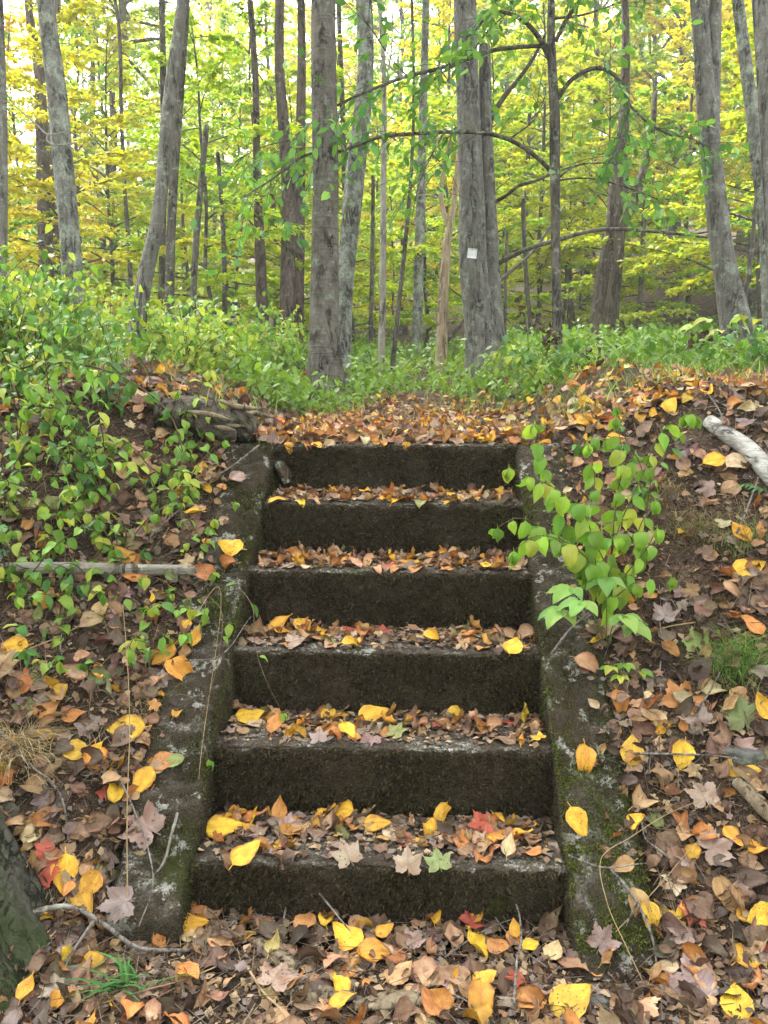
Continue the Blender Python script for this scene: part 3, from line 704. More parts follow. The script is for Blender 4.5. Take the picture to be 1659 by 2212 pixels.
# the rest of the litter, one mass
def litter():
    b = Bag()
    lo = {"oval": [as_tris(ovate(.66, 7, 4, .2, .2, .05, .2, 21)), as_tris(ovate(.62, 7, 4, -.4, .4, .06, .6, 22)), as_tris(ovate(.7, 7, 4, .5, .3, .08, -.5, 23))],
          "curled": [as_tris(ovate(.6, 7, 4, 1.0, .9, .1, 1.0, 24, pleat=.03)), as_tris(ovate(.6, 7, 4, -1.1, 1.0, .1, -1.0, 25, pleat=.03)), as_tris(ovate(.58, 7, 4, -.7, 1.4, .1, .4, 26, pleat=.03)), as_tris(ovate(.7, 7, 4, .5, .6, .16, 1.4, 27, pleat=.03))],
          "maple": [as_tris(T) for T in MAP]}
    X, Y, Zo, S, Wt, flat = [], [], [], [], [], []
    def put(x, y, z, s, w): X.append(x); Y.append(y); Zo.append(z); S.append(s); Wt.append(w)
    r = random
    for k, n in ((1, 250), (2, 250), (3, 150), (4, 110), (5, 170)):          # treads, with crumbs
        for _ in range(n):
            x = tread_x(k); f = r.random() ** .75
            if k >= 4 and f < .3 and r.random() < .6: f = r.uniform(.3, 1)
            put(x, Y1 - RUN * k + .022 + f * (RUN - .05), -RISE * k + .004 + r.random() * (.016 if k < 3 else .008) * (.4 + f), r.uniform(.055, .088) if r.random() < .68 else r.uniform(.018, .04), 0)
    for _ in range(900):                                                          # landing and path
        y = Y1 + .015 + r.random() ** 1.4 * 4.0
        x = r.uniform(-1, 1) * (.62 + .02 * (y - Y1)) + .10 * math.sin((y - 3.7) * .5)
        put(x, y, max(g1(x, y), 0 if y < Y1 + .3 else -9) + r.uniform(.004, .016), r.uniform(.05, .085), 1)
    for _ in range(560):                                                          # floor
        x, y = r.uniform(-.75, .75), r.uniform(1.55, 2.12)
        put(x, y, g1(x, y) + r.uniform(.003, .022) * (1 if y < 2.02 else .5), r.choice((r.uniform(.06, .10), r.uniform(.02, .05))), 3)
    for _ in range(4300):                                                         # banks
        s = r.choice((-1, 1)); y = r.uniform(1.55, 3.75); x = s * (.715 + r.random() ** 1.1 * (.45 + .45 * (y - 1.0)))
        if wob(x, y, 6, 25) < -.3 and r.random() < .5: continue
        put(x, y, g1(x, y) + r.uniform(.002, .028), r.choice((r.uniform(.05, .10), r.uniform(.02, .05))), 2)
    for _ in range(260):                                                          # a few on the walls
        s = r.choice((-1, 1)); y = r.uniform(2.1, 3.5); x = s * (.6 + r.random() ** .5 * .12)
        put(x, y, surface(x, y) + r.uniform(.0, .012), r.uniform(.02, .06), 2)
    for _ in range(4600):                                                         # the top, thinning into the wood
        y = 3.6 + r.random() ** 2.2 * 12; x = r.uniform(-1, 1) * (.9 + .34 * y)
        if abs(x) < .6 and y > 8: continue
        put(x, y, g1(x, y) + r.uniform(.003, .035), r.uniform(.05, .09) * (1 + .02 * y), 1 if x > -.6 else 2)
    X, Y, Zo, S, Wt = map(np.array, (X, Y, Zo, S, Wt))
    n = len(X)
    e = .03
    N = np.stack([-(ground(X + e, Y, False) - ground(X - e, Y, False)) / (2 * e), -(ground(X, Y + e, False) - ground(X, Y - e, False)) / (2 * e), np.ones(n)], -1)
    N[Wt == 0] = (0, 0, 1)
    N /= np.linalg.norm(N, axis=1)[:, None]
    N += RNG.normal(0, 1, (n, 3)) * np.where(Wt < 2, .13, .22)[:, None]; N /= np.linalg.norm(N, axis=1)[:, None]
    a = RNG.uniform(0, 6.28, n); D = np.stack([np.cos(a), np.sin(a), 0 * a], -1)
    D -= N * (D * N).sum(1)[:, None]
    Mx = rotmats(D, N)
    ci = np.empty(n, int)
    for q, w in enumerate((W_STEP, W_LAND, W_BANK, W_FLOOR)):
        m = Wt == q; ci[m], _ = colour_mix(m.sum(), w)
    small = S < .045
    m = small & (RNG.random(n) < .85) & (Wt != 1); ci[m] = RNG.choice([3, 4, 4, 5], m.sum())
    cols = np.array(PALETTE)[ci] * RNG.uniform(.6, 1.2, (n, 1)) * (1 + RNG.normal(0, .06, (n, 3)))
    cols = np.hstack([np.clip(cols, .01, .9), RNG.random((n, 1))])
    kind = RNG.choice(3, n, p=(.42, .48, .10)); kind[(ci == 7) | ((ci == 6) & (RNG.random(n) < .6))] = 2
    var = RNG.integers(0, 12, n)
    pos = np.stack([X, Y, Zo], -1)
    for q, s in enumerate(("oval", "curled", "maple")):
        for v, T in enumerate(lo[s]):
            m = (kind == q) & (var % len(lo[s]) == v)
            scatter(b, T, Mx[m], pos[m], S[m] * (.6 if q == 2 else 1), cols[m])
    return b.build("leaf_litter", M_FALL)
tag(obj("leaf_litter", litter()), "brown and tan mass of fallen leaves covering steps, banks and path", "leaf litter", kind='stuff')

# ------------------------------------------------------------------ trees
def bark_relief(seed, amp=.05, flare=0.0, fh=.5, crack=None, lobes=5):
    r = np.random.default_rng(seed); ph = r.uniform(0, 6.28, 12); base = {'z': None}
    def f(A, L, R):
        k = 1 + amp * (.5 * np.sin(3 * A + L * 1.3 + ph[0]) + .35 * np.sin(5 * A - L * 2.9 + ph[1]) + .3 * np.sin(9 * A + 2.2 * np.sin(L * 3 + ph[2])) + .25 * np.sin(17 * A + 3 * np.sin(L * 4.1 + ph[3])) * (.5 + .5 * np.sin(L * 7 + ph[4])))
        if flare: k = k + flare * np.exp(-L / fh) * (1 + .5 * np.sin(lobes * A + ph[5]))
        if crack:
            for (a0, w, dep, l0, l1) in crack:
                m = sstep(l0, l0 + .3, L) * (1 - sstep(l1 - .4, l1, L))
                d = (A - a0 - .12 * np.sin(L * 2.3 + ph[6]) + np.pi) % (2 * np.pi) - np.pi
                k = k - dep * m * np.exp(-(d / w) ** 2)
        return k
    return f
LEAF6 = (np.array([[0, 0, 0], [-.27, .32, .05], [.27, .32, .05], [-.21, .68, .02], [.21, .68, .02], [0, 1, -.06], [0, .5, -.03]]),
         np.array([[0, 2, 6], [0, 6, 1], [1, 6, 3], [6, 2, 4], [3, 6, 5], [6, 4, 5]]), np.array([[.5, 0], [0, .3], [1, .3], [.1, .7], [.9, .7], [.5, 1], [.5, .5]]))
def trunk_path(pts, Z, top=None, dz=None):
    """pts: (x, y, width) in the photograph from the top down; Z metres away -> path from the ground up"""
    W = [at(x, y, Z + (dz[i] if dz else 0)) for i, (x, y, w) in enumerate(pts)]
    R = [w * Z / F_PX / 2 for (_, _, w) in pts]
    W, R = W[::-1], R[::-1]
    lo = W[0]; d = unit(W[0] - W[1]) if len(W) > 1 else np.array([0, 0, -1.0])
    gz = g1(lo[0], lo[1]) - .15
    if lo[2] > gz + .05:
        t = min((gz - lo[2]) / min(d[2], -.35), 5)
        W.insert(0, lo + d * t); W[0][2] = gz; R.insert(0, R[0] * 1.06)
    else: W[0] = np.array([lo[0], lo[1], gz])
    if top:
        d = unit(W[-1] - W[-2]); d = unit(d * np.array([.6, .6, 1]))
        h0 = W[-1][2]
        for f in (.35, .7, 1.0):
            W.append(W[-1] + d * (top - h0) * .34 / d[2] + np.array([random.gauss(0, .08), random.gauss(0, .08), 0])); R.append(R[-1] * (.85 if f < 1 else .6))
    return np.array(W), np.array(R)
def leaves_on(bag, pts, dirs, size, rng, col_fn, up=.4, droop=.15, T=LEAF6):
    n = len(pts)
    nrm = np.array([0, 0, 1.0]) + rng.normal(0, up, (n, 3))
    d = dirs + rng.normal(0, .35, (n, 3)) + np.array([0, 0, -droop])
    scatter(bag, T, rotmats(d, nrm), pts, size * rng.uniform(.65, 1.2, n), col_fn(n))
def grow(seed, H, r0, first, spread, nbr, step, leaf, up0=10, up1=60, lean=.25, sides=8, gap=0.0, per=6):
    """a tree of height H: wood and leaf meshes with the foot at the origin"""
    r = np.random.default_rng(seed)
    wood, lv = Bag(), Bag()
    n = 9; t = np.linspace(0, 1, n)
    tp = np.stack([np.cumsum(r.normal(0, lean * H * .03, n)), np.cumsum(r.normal(0, lean * H * .03, n)), t * H - .15], -1); tp[0, :2] = 0
    tr = r0 * (1 - .85 * t) + .004
    wood.add(*tube(tp, tr, sides, 16, bark_relief(seed, .05, .35, .25)))
    P, D = [], []
    def col_fn(k):
        c = np.array([(.46, .44, .03), (.31, .41, .03), (.60, .47, .04), (.16, .31, .03)])[r.integers(0, 4, k)] * r.uniform(.7, 1.25, (k, 1))
        return np.hstack([c, r.uniform(0, .75, (k, 1)) ** 1.4])
    for i in range(nbr):
        q = first + (1 - first) * ((i + r.random()) / nbr)
        s = np.array([np.interp(q, t, tp[:, c]) for c in range(3)])
        az = i * 2.4 + r.normal(0, .4)
        L = spread * H * (1.05 - .8 * q) * r.uniform(.65, 1.2)
        el = math.radians(up0 + (up1 - up0) * q + r.normal(0, 8))
        h = np.array([math.cos(az), math.sin(az), 0]); side = np.array([-h[1], h[0], 0])
        u = np.linspace(0, 1, 6)[:, None]
        bp = s + h * u * L * math.cos(el) + np.array([0, 0, 1.0]) * (u - .45 * u ** 2) * L * math.sin(el) * 1.3 + side * (u ** 2) * r.normal(0, .15) * L
        br = np.interp(q, t, tr) * .5 * (1 - .85 * u[:, 0]) + .002
        wood.add(*tube(bp, br, 5))
        for j in range(per):
            f = .22 + .78 * (j + r.random()) / per
            b0 = np.array([np.interp(f, u[:, 0], bp[:, c]) for c in range(3)])
            sg = 1 if j % 2 else -1
            tdir = unit(h * .75 + side * sg * r.uniform(.5, 1.1) + np.array([0, 0, r.normal(.02, .12)]))
            tl = L * .42 * (1.15 - .6 * f) * r.uniform(.6, 1.2)
            uu = np.linspace(0, 1, 4)[:, None]
            twp = b0 + tdir * uu * tl + np.array([0, 0, -1.0]) * uu ** 2 * tl * .12
            wood.add(*tube(twp, .0035 * H / 7 * (1 - .7 * uu[:, 0]), 3))
            k = max(3, int(tl / step)); ff = r.random(k) if not gap else r.uniform(gap, 1, k)
            pp = b0 + tdir * ff[:, None] * tl + np.array([0, 0, -1.0]) * (ff ** 2)[:, None] * tl * .12
            sd = np.cross(tdir, [0, 0, 1.0])
            P.append(pp + r.normal(0, leaf * .25, (k, 3))); D.append(tdir * .7 + sd * np.where(r.random(k) < .5, 1, -1)[:, None] * .8)
        k = max(3, int(L * .5 / step)); ff = r.uniform(.35, 1, k)
        P.append(np.stack([np.interp(ff, u[:, 0], bp[:, c]) for c in range(3)], -1)); D.append(h + r.normal(0, .6, (k, 3)))
    P, D = np.concatenate(P), np.concatenate(D)
    leaves_on(lv, P, D, leaf, r, col_fn)
    return wood, lv
# prototypes
PROTO = []
for sd_, H, r0, first, spread, nbr, step, leaf, u0, u1 in (
        (101, 7.0, .05, .08, .34, 34, .0095, .095, 4, 50), (102, 6.0, .04, .10, .40, 30, .0095, .095, 0, 45), (103, 8.5, .06, .10, .30, 40, .010, .095, 8, 60),
        (104, 9.5, .07, .14, .30, 42, .0105, .10, 12, 62), (105, 5.0, .03, .08, .42, 26, .0095, .09, 0, 35), (106, 11.0, .09, .16, .28, 46, .012, .11, 15, 60)):
    w_, l_ = grow(sd_, H, r0, first, spread, nbr, step, leaf, u0, u1)
    PROTO.append((w_.build("trunk", B_DARK), l_.build("crown", M_CROWN), H))
def add_tree(name, label, xy, scale, rot, proto, colour, group=None, cat="tree"):
    x, y = xy
    root = empty(name, (x, y, g1(x, y)), label, cat, group)
    root.rotation_euler = (0, 0, rot); root.scale = (scale,) * 3
    obj("trunk", PROTO[proto][0], root)
    tag(obj("crown", PROTO[proto][1], root, color=(*colour, 1)), kind='stuff')
    return root

CANOPY = None
def canopy_mesh():
    w, l = grow(140, 6.0, .12, .05, .55, 34, .05, .17, 5, 55, per=8)
    return w.build("limbs", B_DARK), l.build("crown", M_CROWN)
CAN_W, CAN_L = canopy_mesh()
G_YG, G_GR, G_YE, G_DG = (.29, .41, .03), (.15, .31, .03), (.50, .45, .03), (.07, .17, .03)
def big_tree(name, label, pts, Z, mat, top=11.0, sides=26, rings=70, amp=.05, flare=.25, fh=.35, crack=None, dz=None, seed=1, crown=True, extra=(), colour=G_YG, group=None):
    P, R = trunk_path(pts, Z, top, dz)
    root = empty(name, (P[0][0], P[0][1], g1(P[0][0], P[0][1])), label, "tree", group)
    O = np.array(root.location)
    obj("trunk", tube_mesh("trunk", P, R, mat, sides, rings, bark_relief(seed, amp, flare, fh, crack), O), root)
    for (pp, ww, zoff, nm) in extra:
        Q = np.array([at(x, y, Z + z_) for (x, y), z_ in zip(pp, zoff)])
        obj(nm, tube_mesh(nm, Q, np.array(ww) * Z / F_PX / 2, B_DARK if nm == "branch" and mat is B_GREY else mat, 10 if nm == "trunk" else 7, len(Q) * 7, bark_relief(seed + 3, .06), O), root)
    if crown:
        tp = P[-1] - O
        s = random.uniform(.75, 1.0)
        lo = obj("limb", CAN_W, root); lo.location = tp - np.array([0, 0, 1.2]); lo.rotation_euler = (0, 0, seed * 1.7); lo.scale = (s,) * 3
        cr = obj("crown", CAN_L, root, color=(*colour, 1)); cr.location = tp - np.array([0, 0, 1.2]); cr.rotation_euler = (0, 0, seed * 1.7); cr.scale = (s,) * 3
        tag(cr, kind='stuff')
    return root
FRONT = -math.pi / 2
big_tree("cherry_tree", "straight grey-brown trunk rising beside the path, horizontally banded bark with dark scars", [(698, -20, 52), (700, 200, 55), (704, 400, 56), (702, 600, 60), (701, 700, 62), (704, 800, 68)], 7.4, B_CHERRY, 10, 40, 140, .04, .7, .26, [(2.2, .10, .10, 1.2, 3.0), (4.4, .09, .14, 0.2, 1.9), (4.9, .07, .1, 1.8, 3.3)], seed=2)
r_tree = big_tree("oak_tree", "stout grey trunk with deep vertical fissures carrying a small white square", [(1004, -20, 48), (1013, 250, 50), (1018, 400, 54), (1024, 600, 60), (1036, 700, 64), (1046, 780, 72)], 9.6, B_GREY, 12, 48, 140, .055, .5, .35, [(4.9, .10, .20, 0, 1.9), (5.5, .08, .16, .6, 3.2), (3.9, .06, .10, 1.5, 4.2), (4.5, .05, .1, .2, 1.4)], seed=3,
    extra=[([(1046, 100), (1050, 250), (1055, 400), (1062, 560), (1068, 680), (1078, 790)], (26, 28, 30, 34, 38, 40), (.12, .12, .12, .12, .1, .1), "trunk"),
           ([(1060, 256), (1085, 215), (1125, 165), (1162, 108), (1180, 70)], (13, 11, 9, 7, 4), (.1, .1, 0, -.2, -.3), "branch"),
           ([(1062, 440), (1090, 425), (1120, 402), (1165, 388), (1200, 372), (1250, 356)], (9, 8, 7, 6, 5, 3), (.1, .0, -.2, -.3, -.4, -.4), "branch"),
           ([(1072, 572), (1100, 556), (1140, 538), (1200, 520), (1260, 503), (1320, 495), (1400, 499), (1470, 506), (1540, 514)], (12, 11, 10, 10, 9, 9, 8, 7, 4), (.1, .05, 0, .3, .5, .8, 1.0, 1.2, 1.4), "branch"),
           ([(1076, 610), (1110, 580), (1150, 545), (1188, 490), (1220, 445)], (9, 8, 7, 6, 3), (.15, .4, .7, 1.0, 1.3), "branch")])
big_tree("birch_tree", "pale grey trunk blotched with lichen right behind the straight banded trunk", [(786, -20, 36), (790, 130, 34), (782, 250, 38), (770, 350, 42), (757, 480, 40), (745, 600, 38), (738, 760, 42)], 8.9, B_LICHEN, 11, 26, 100, .05, .25, .2, seed=5)
big_tree("maple_tree", "lichen-flecked grey trunk leaning outwards among the bushes at far left", [(96, -20, 36), (106, 80, 38), (120, 180, 40), (136, 350, 43), (150, 500, 42), (160, 640, 46)], 6.6, B_LICHEN, 9, 28, 90, .05, .2, .2, seed=6)
big_tree("pine_tree", "dark reddish pine trunk just left of the lichened leaning trunk", [(58, -20, 17), (68, 60, 18), (82, 130, 22), (89, 250, 25), (94, 400, 29), (98, 520, 31)], 14, B_PINE, 15, 18, 60, .04, seed=7, colour=G_DG)
big_tree("pine_tree", "thinner dark pine trunk half hidden behind the lichened leaning trunk", [(126, -20, 14), (118, 120, 16), (112, 250, 17), (113, 400, 20), (119, 540, 23)], 15.5, B_PINE, 15, 16, 60, .04, seed=8, colour=G_DG)
big_tree("edge_tree", "pale trunk cut by the left edge of the picture", [(-12, -20, 34), (-6, 180, 36), (-4, 300, 38), (-6, 490, 40)], 6.2, B_GREY, 8, 20, 60, .05, seed=9)
big_tree("leaning_tree", "slim grey trunk leaning and curving up through the yellow foliage left of centre", [(396, -20, 23), (385, 80, 25), (368, 200, 27), (358, 300, 28), (350, 400, 28), (338, 490, 30), (322, 560, 33), (308, 630, 33), (298, 700, 36)], 8.6, B_GREY, 9, 22, 90, .05, .2, .2, seed=10)
big_tree("slender_tree", "slender dark trunk crossing behind the leaning grey trunk", [(403, -10, 15), (396, 100, 17), (385, 250, 18), (374, 420, 19), (368, 560, 20), (365, 680, 22)], 11.5, B_DARK, 11, 14, 60, .05, seed=11)
big_tree("slender_tree", "slender straight trunk left of the leaning grey trunk, lost in leaves lower down", [(349, -10, 13), (351, 100, 14), (353, 250, 13), (352, 450, 14), (350, 640, 15)], 12.5, B_DARK, 12, 12, 50, .05, seed=12)
big_tree("slender_tree", "thin slanting brown trunk with a broken top standing left of the pines", [(446, 272, 12), (436, 380, 13), (425, 500, 14), (417, 640, 15), (412, 740, 17)], 9.5, B_DARK, None, 12, 50, .06, seed=13, crown=False)
big_tree("pine_tree", "thick dark pine trunk standing just left of the banded trunk", [(604, -20, 20), (604, 150, 21), (613, 270, 25), (622, 400, 29), (622, 560, 32), (620, 730, 36)], 12.5, B_PINE, 14, 20, 70, .04, seed=14, colour=G_DG)
big_tree("pine_tree", "purplish grey pine trunk touching the thick dark pine", [(652, 100, 18), (649, 300, 22), (646, 480, 25), (642, 700, 28)], 13.4, B_PINE, 14, 18, 60, .04, seed=15, colour=G_DG)
big_tree("pine_tree", "leftmost of the three dark pine trunks near the centre", [(552, 180, 14), (555, 380, 18), (562, 550, 23), (569, 730, 27)], 13.0, B_PINE, 13, 18, 60, .04, seed=16, colour=G_DG)
big_tree("beech_tree", "smooth pale twin trunk with flared foot standing at right", [(1508, -20, 36), (1518, 120, 37), (1530, 280, 42), (1543, 400, 44), (1558, 530, 47), (1572, 610, 52), (1584, 670, 62)], 8.8, B_GREY, 10, 30, 100, .04, .30, .22, [(4.6, .06, .10, .3, 1.6), (5.3, .05, .08, .8, 2.4)], seed=17,
    extra=[([(1545, -20), (1542, 80), (1541, 180), (1540, 280), (1545, 400)], (28, 30, 31, 32, 30), (.05, .05, .06, .05, .0), "trunk")])
big_tree("spotted_tree", "slim mottled trunk between the twin trunk and the right edge of the picture", [(1592, -20, 24), (1604, 80, 25), (1618, 190, 27), (1636, 330, 29), (1652, 470, 30), (1662, 640, 33)], 8.0, B_LICHEN, 9, 20, 80, .04, seed=18)
big_tree("edge_tree", "dark trunk cut by the right edge of the picture", [(1642, -20, 36), (1652, 120, 38), (1664, 280, 40), (1674, 480, 42)], 6.6, B_GREY, 8, 20, 60, .04, seed=19)
big_tree("hollow_tree", "old decayed forked trunk with a black hollow seam at its foot", [(1339, 330, 34), (1338, 380, 40), (1332, 470, 42), (1325, 540, 46), (1314, 610, 56), (1306, 680, 58), (1302, 735, 64)], 13.0, B_ROT, None, 34, 90, .09, .2, .4, [(5.2, .22, .55, 0.1, 1.9), (4.2, .12, .25, .6, 2.6), (5.9, .1, .25, .2, 2.2)], seed=20, crown=False,
    extra=[([(1330, 520), (1352, 470), (1374, 420), (1392, 360), (1408, 290), (1416, 200)], (22, 22, 21, 18, 14, 9), (-.05, -.05, 0, .1, .2, .3), "branch"),
           ([(1340, 345), (1346, 280), (1350, 200), (1352, 100), (1350, 0)], (30, 26, 22, 18, 14), (0, 0, .1, .1, .1), "branch")])
B_SNAG = bark("bare_wood", (.24, .18, .115), (.46, .37, .25), (.06, .042, .026), 0, (.3, .3, .3), 40, 3.0, 0, 0, .012, .36)
snag = big_tree("dead_snag", "barkless pale dead stem with a forked broken top near the centre", [(975, 470, 15), (966, 520, 18), (961, 580, 21), (957, 650, 21), (955, 700, 22), (954, 755, 24)], 10.6, B_SNAG, None, 16, 60, .10, seed=21, crown=False,
    extra=[([(970, 492), (956, 450), (952, 425), (955, 395), (962, 350), (972, 300)], (13, 11, 10, 9, 8, 5), (0,) * 6, "branch"), ([(972, 485), (979, 450), (983, 415), (988, 360), (992, 310), (997, 270)], (14, 13, 12, 10, 8, 5), (0, .05, .1, .1, .15, .2), "branch"),
           ([(952, 428), (935, 424), (918, 421), (904, 422)], (4, 4, 3, 2), (0, 0, 0, 0), "branch"), ([(956, 640), (944, 652), (930, 640)], (5, 4, 2), (0, -.1, -.15), "branch"), ([(972, 520), (990, 516), (1000, 518)], (4, 3, 2), (0, 0, 0), "branch")])
thin = [("pale straight pole of a young tree right of the banded trunk", [(829, 150, 10), (828, 400, 13), (827, 600, 14), (824, 780, 16)], 10.5, B_PALE), ("thin dark stem slanting past the dead snag", [(892, 300, 7), (878, 500, 9), (862, 650, 10), (848, 790, 11)], 9.2, B_DARK),
        ("greyish stem behind and left of the dead snag", [(915, 200, 17), (910, 400, 20), (905, 560, 21), (900, 770, 24)], 13.5, B_LICHEN), ("thin stem between the pale pole and the banded trunk", [(806, 380, 8), (804, 560, 9), (800, 770, 10)], 12.5, B_DARK),
        ("crooked sapling stem beyond the thick oak", [(1130, 430, 10), (1133, 540, 9), (1140, 640, 10), (1150, 740, 11)], 14, B_DARK), ("straight dark stem right of the hollow trunk", [(1392, 440, 10), (1388, 560, 11), (1380, 700, 12)], 15.5, B_DARK),
        ("pale stem on the brown hillside", [(1480, 575, 8), (1480, 640, 8), (1478, 690, 9)], 20, B_PALE), ("thin dark stem between leaning trunk and pines", [(470, 330, 9), (478, 430, 9), (484, 560, 10), (486, 710, 11)], 13, B_DARK),
        ("small stem with a low fork left of the leaning trunk", [(262, 250, 9), (270, 420, 9), (280, 560, 10), (284, 680, 11)], 14, B_DARK), ("dark pine stem far behind the leaning trunk", [(246, 280, 15), (244, 380, 16), (245, 470, 17), (246, 640, 18)], 22, B_PINE),
        ("dark pine stem far behind, left of its neighbour", [(200, 260, 13), (204, 350, 14), (218, 450, 15), (222, 640, 16)], 24, B_PINE), ("stem behind the banded trunk, seen at its right edge", [(742, 300, 12), (746, 420, 13), (748, 560, 14), (748, 740, 15)], 14, B_DARK),
        ("thin stem beside the twin trunk, bending outwards", [(1640, 380, 9), (1632, 450, 9), (1622, 560, 10), (1606, 660, 10)], 9.5, B_DARK), ("leaning dead pole behind the snag", [(1012, 680, 8), (990, 708, 9), (968, 735, 9)], 11.5, B_DARK),
        ("dark stem standing between the oak and the hollow trunk", [(1226, 560, 14), (1230, 640, 16), (1236, 730, 18)], 17, B_DARK), ("thin sapling stem just right of the oak", [(1095, 500, 7), (1092, 620, 7), (1090, 740, 8)], 12, B_DARK)]
for j, (lab, pts, Z, m) in enumerate(thin):
    big_tree("young_tree", lab, pts, Z, m, 9 + (j % 4) if pts[0][1] < 320 else None, 10, 40, .06, .15, .15, seed=40 + j, crown=pts[0][1] < 320, group="thin trunks in the wood")

# background trees with full crowns
BACK = []
def on_back(az_px, y, proto, scale, colour, word):
    p = at(az_px, 877, y)
    BACK.append((p[0], p[1], proto, scale, colour, word))
rr = random.Random(77)
for j in range(34):                   # understory, 11 to 24 m away
    Z = 11 + 13 * ((j * .618) % 1)
    u = -150 + 1960 * ((j + rr.random() * .8) / 34)
    c, w_ = rr.choice(((G_YG, "yellow-green"), (G_YG, "yellow-green"), (G_YE, "yellow"), (G_YE, "yellow"), (G_GR, "green")) if u < 1250 else ((G_YG, "yellow-green"), (G_YG, "yellow-green"), (G_YE, "yellow"), (G_GR, "green")))
    if 540 < u < 760 and Z < 16: Z += 5
    if 1170 < u < 1500 and Z < 15: Z += 4.5
    if 880 < u < 1080 and Z < 13: Z += 3.5
    on_back(u, Z, rr.choice((0, 1, 2, 4)), rr.uniform(.75, 1.15), c, w_)
for j in range(30):                   # taller, 22 to 36 m
    Z = 22 + 14 * ((j * .618 + .3) % 1)
    u = -200 + 2060 * ((j + rr.random() * .9) / 30)
    c, w_ = rr.choice(((G_YG, "yellow-green"), (G_YE, "yellow"), (G_GR, "green"), (G_YG, "yellow-green")))
    on_back(u, Z, rr.choice((2, 3, 5, 0)), rr.uniform(1.15, 1.6) * (.5 if u < 170 else .8 if u < 450 else 1), c, w_)
for j in range(30):                   # far, 36 to 60 m
    Z = 36 + 24 * ((j * .618 + .1) % 1)
    u = -200 + 2060 * ((j + rr.random() * .9) / 30)
    c, w_ = rr.choice(((G_YG, "yellow-green"), (G_GR, "green"), (G_GR, "green"), (G_YE, "yellow")))
    on_back(u, Z, rr.choice((3, 5, 2)), rr.uniform(1.7, 2.4) * (.42 if u < 170 else .7 if u < 450 else 1), c, w_)
things = []
for j, (x, y, pr, s, c, w_) in enumerate(BACK):
    cc = tuple(v * rr.uniform(.85, 1.15) for v in c)
    d = "understory tree in the near wood" if y < 22 else "tree in the middle wood" if y < 36 else "tall tree in the far wood"
    o = add_tree("woodland_tree", "tmp", (x, y), s, rr.uniform(0, 6.28), pr, cc, "leafy trees filling the wood behind the stairs")
    things.append((o, "%s %s" % (w_, d)))
from_left(things, key=lambda o: to_px(o.location)[0])

# the far wood, one mass on the rising hill
def far_wood():
    b = Bag(); r = np.random.default_rng(8)
    P = []
    for q in range(420):
        u = r.uniform(-250, 1910); Z = r.uniform(58, 85)
        c = at(u, 877, Z); g = g1(c[0], c[1])
        hmax = 15 if u > 480 else 5 + 8 * r.random() if u > 150 else 6
        cz = g + r.uniform(0, 1) ** .8 * hmax
        k = 110
        P.append(np.array([c[0], c[1], cz]) + r.normal(0, 1, (k, 3)) * np.array([1.7, 1.7, .9]))
    P = np.concatenate(P); n = len(P)
    c = np.array([(.22, .34, .04), (.14, .27, .04), (.42, .40, .05), (.30, .38, .05)])[r.integers(0, 4, n)] * r.uniform(.7, 1.2, (n, 1))
    leaves_on(b, P, r.normal(0, 1, (n, 3)), .42, r, lambda k: np.hstack([c, np.ones((n, 1))]), up=.6)
    return b.build("distant_wood", M_CROWN)
tag(obj("distant_wood", far_wood()), "far hillside wood closing the view behind all trunks", "wood", kind='stuff')

def near_wood():
    b = Bag(); r = np.random.default_rng(18); P = []
    for q in range(240):                      # unseen wood behind and beside the viewer, added to cut frontal sky light
        a = r.uniform(-1.9, 1.9); d = r.uniform(8, 19)
        c = np.array([math.sin(a) * d, -2.0 - math.cos(a) * d * .8, r.uniform(-1, 9)])
        if c[1] > -3 and abs(c[0]) < 8: continue
        P.append(c + r.normal(0, 1, (70, 3)) * np.array([1.1, 1.1, .6]))
    P = np.concatenate(P); n = len(P)
    c = np.array([(.22, .34, .04), (.14, .27, .04), (.42, .40, .05)])[r.integers(0, 3, n)]
    leaves_on(b, P, r.normal(0, 1, (n, 3)), .34, r, lambda k: np.hstack([c, np.ones((n, 1))]), up=.6)
    return b.build("unseen_wood", M_CROWN)
tag(obj("unseen_wood", near_wood()), "unseen leafy wood around and behind the viewer, added to cut frontal light", "wood", kind='stuff')

# white square on the oak
k = Mat("white_card"); P_ = k.coord('Object')
M_CARD = k.end(k.principled(k.mix(k.ramp(k.noise(P_, 14, 3), [(.45, 0.0), (.8, .35)]), (.74, .75, .78), (.50, .50, .50)), .5))
pc = at(1020, 547, 9.6 - .17)
cd = empty("white_card", pc, "small white square tag nailed to the stout fissured trunk", "tag")
V = []; 
for yy in (0, .004):
    for gx_ in np.linspace(-.052, .052, 5):
        for gz_ in np.linspace(-.052, .052, 5): V.append((gx_, yy - .006 * (gx_ / .05) ** 2 * -1 - .008 * (gz_ / .05), gz_))
q0 = np.array([a * 5 + c for a in range(4) for c in range(4)])
F = np.vstack([np.stack([q0, q0 + 5, q0 + 6, q0 + 1], -1), np.stack([q0 + 25, q0 + 26, q0 + 31, q0 + 30], -1)])
b_ = Bag(); b_.add(V, F)
rim = [a * 5 for a in range(5)] + [20 + c for c in range(1, 5)] + [a * 5 + 4 for a in range(3, -1, -1)] + [c for c in range(3, 0, -1)]
b_.F4.append(np.array([[rim[i], rim[(i + 1) % 16], rim[(i + 1) % 16] + 25, rim[i] + 25] for i in range(16)]))
pl = obj("plate", b_.build("plate", M_CARD, col=False, smooth=False), cd); pl.rotation_euler = (0, math.radians(6), 0)
obj("nail", tube_mesh("nail", [(0, -.012, .036), (0, .02, .036)], [.005, .004], plain("nail", (.05, .04, .035)), 8), cd)

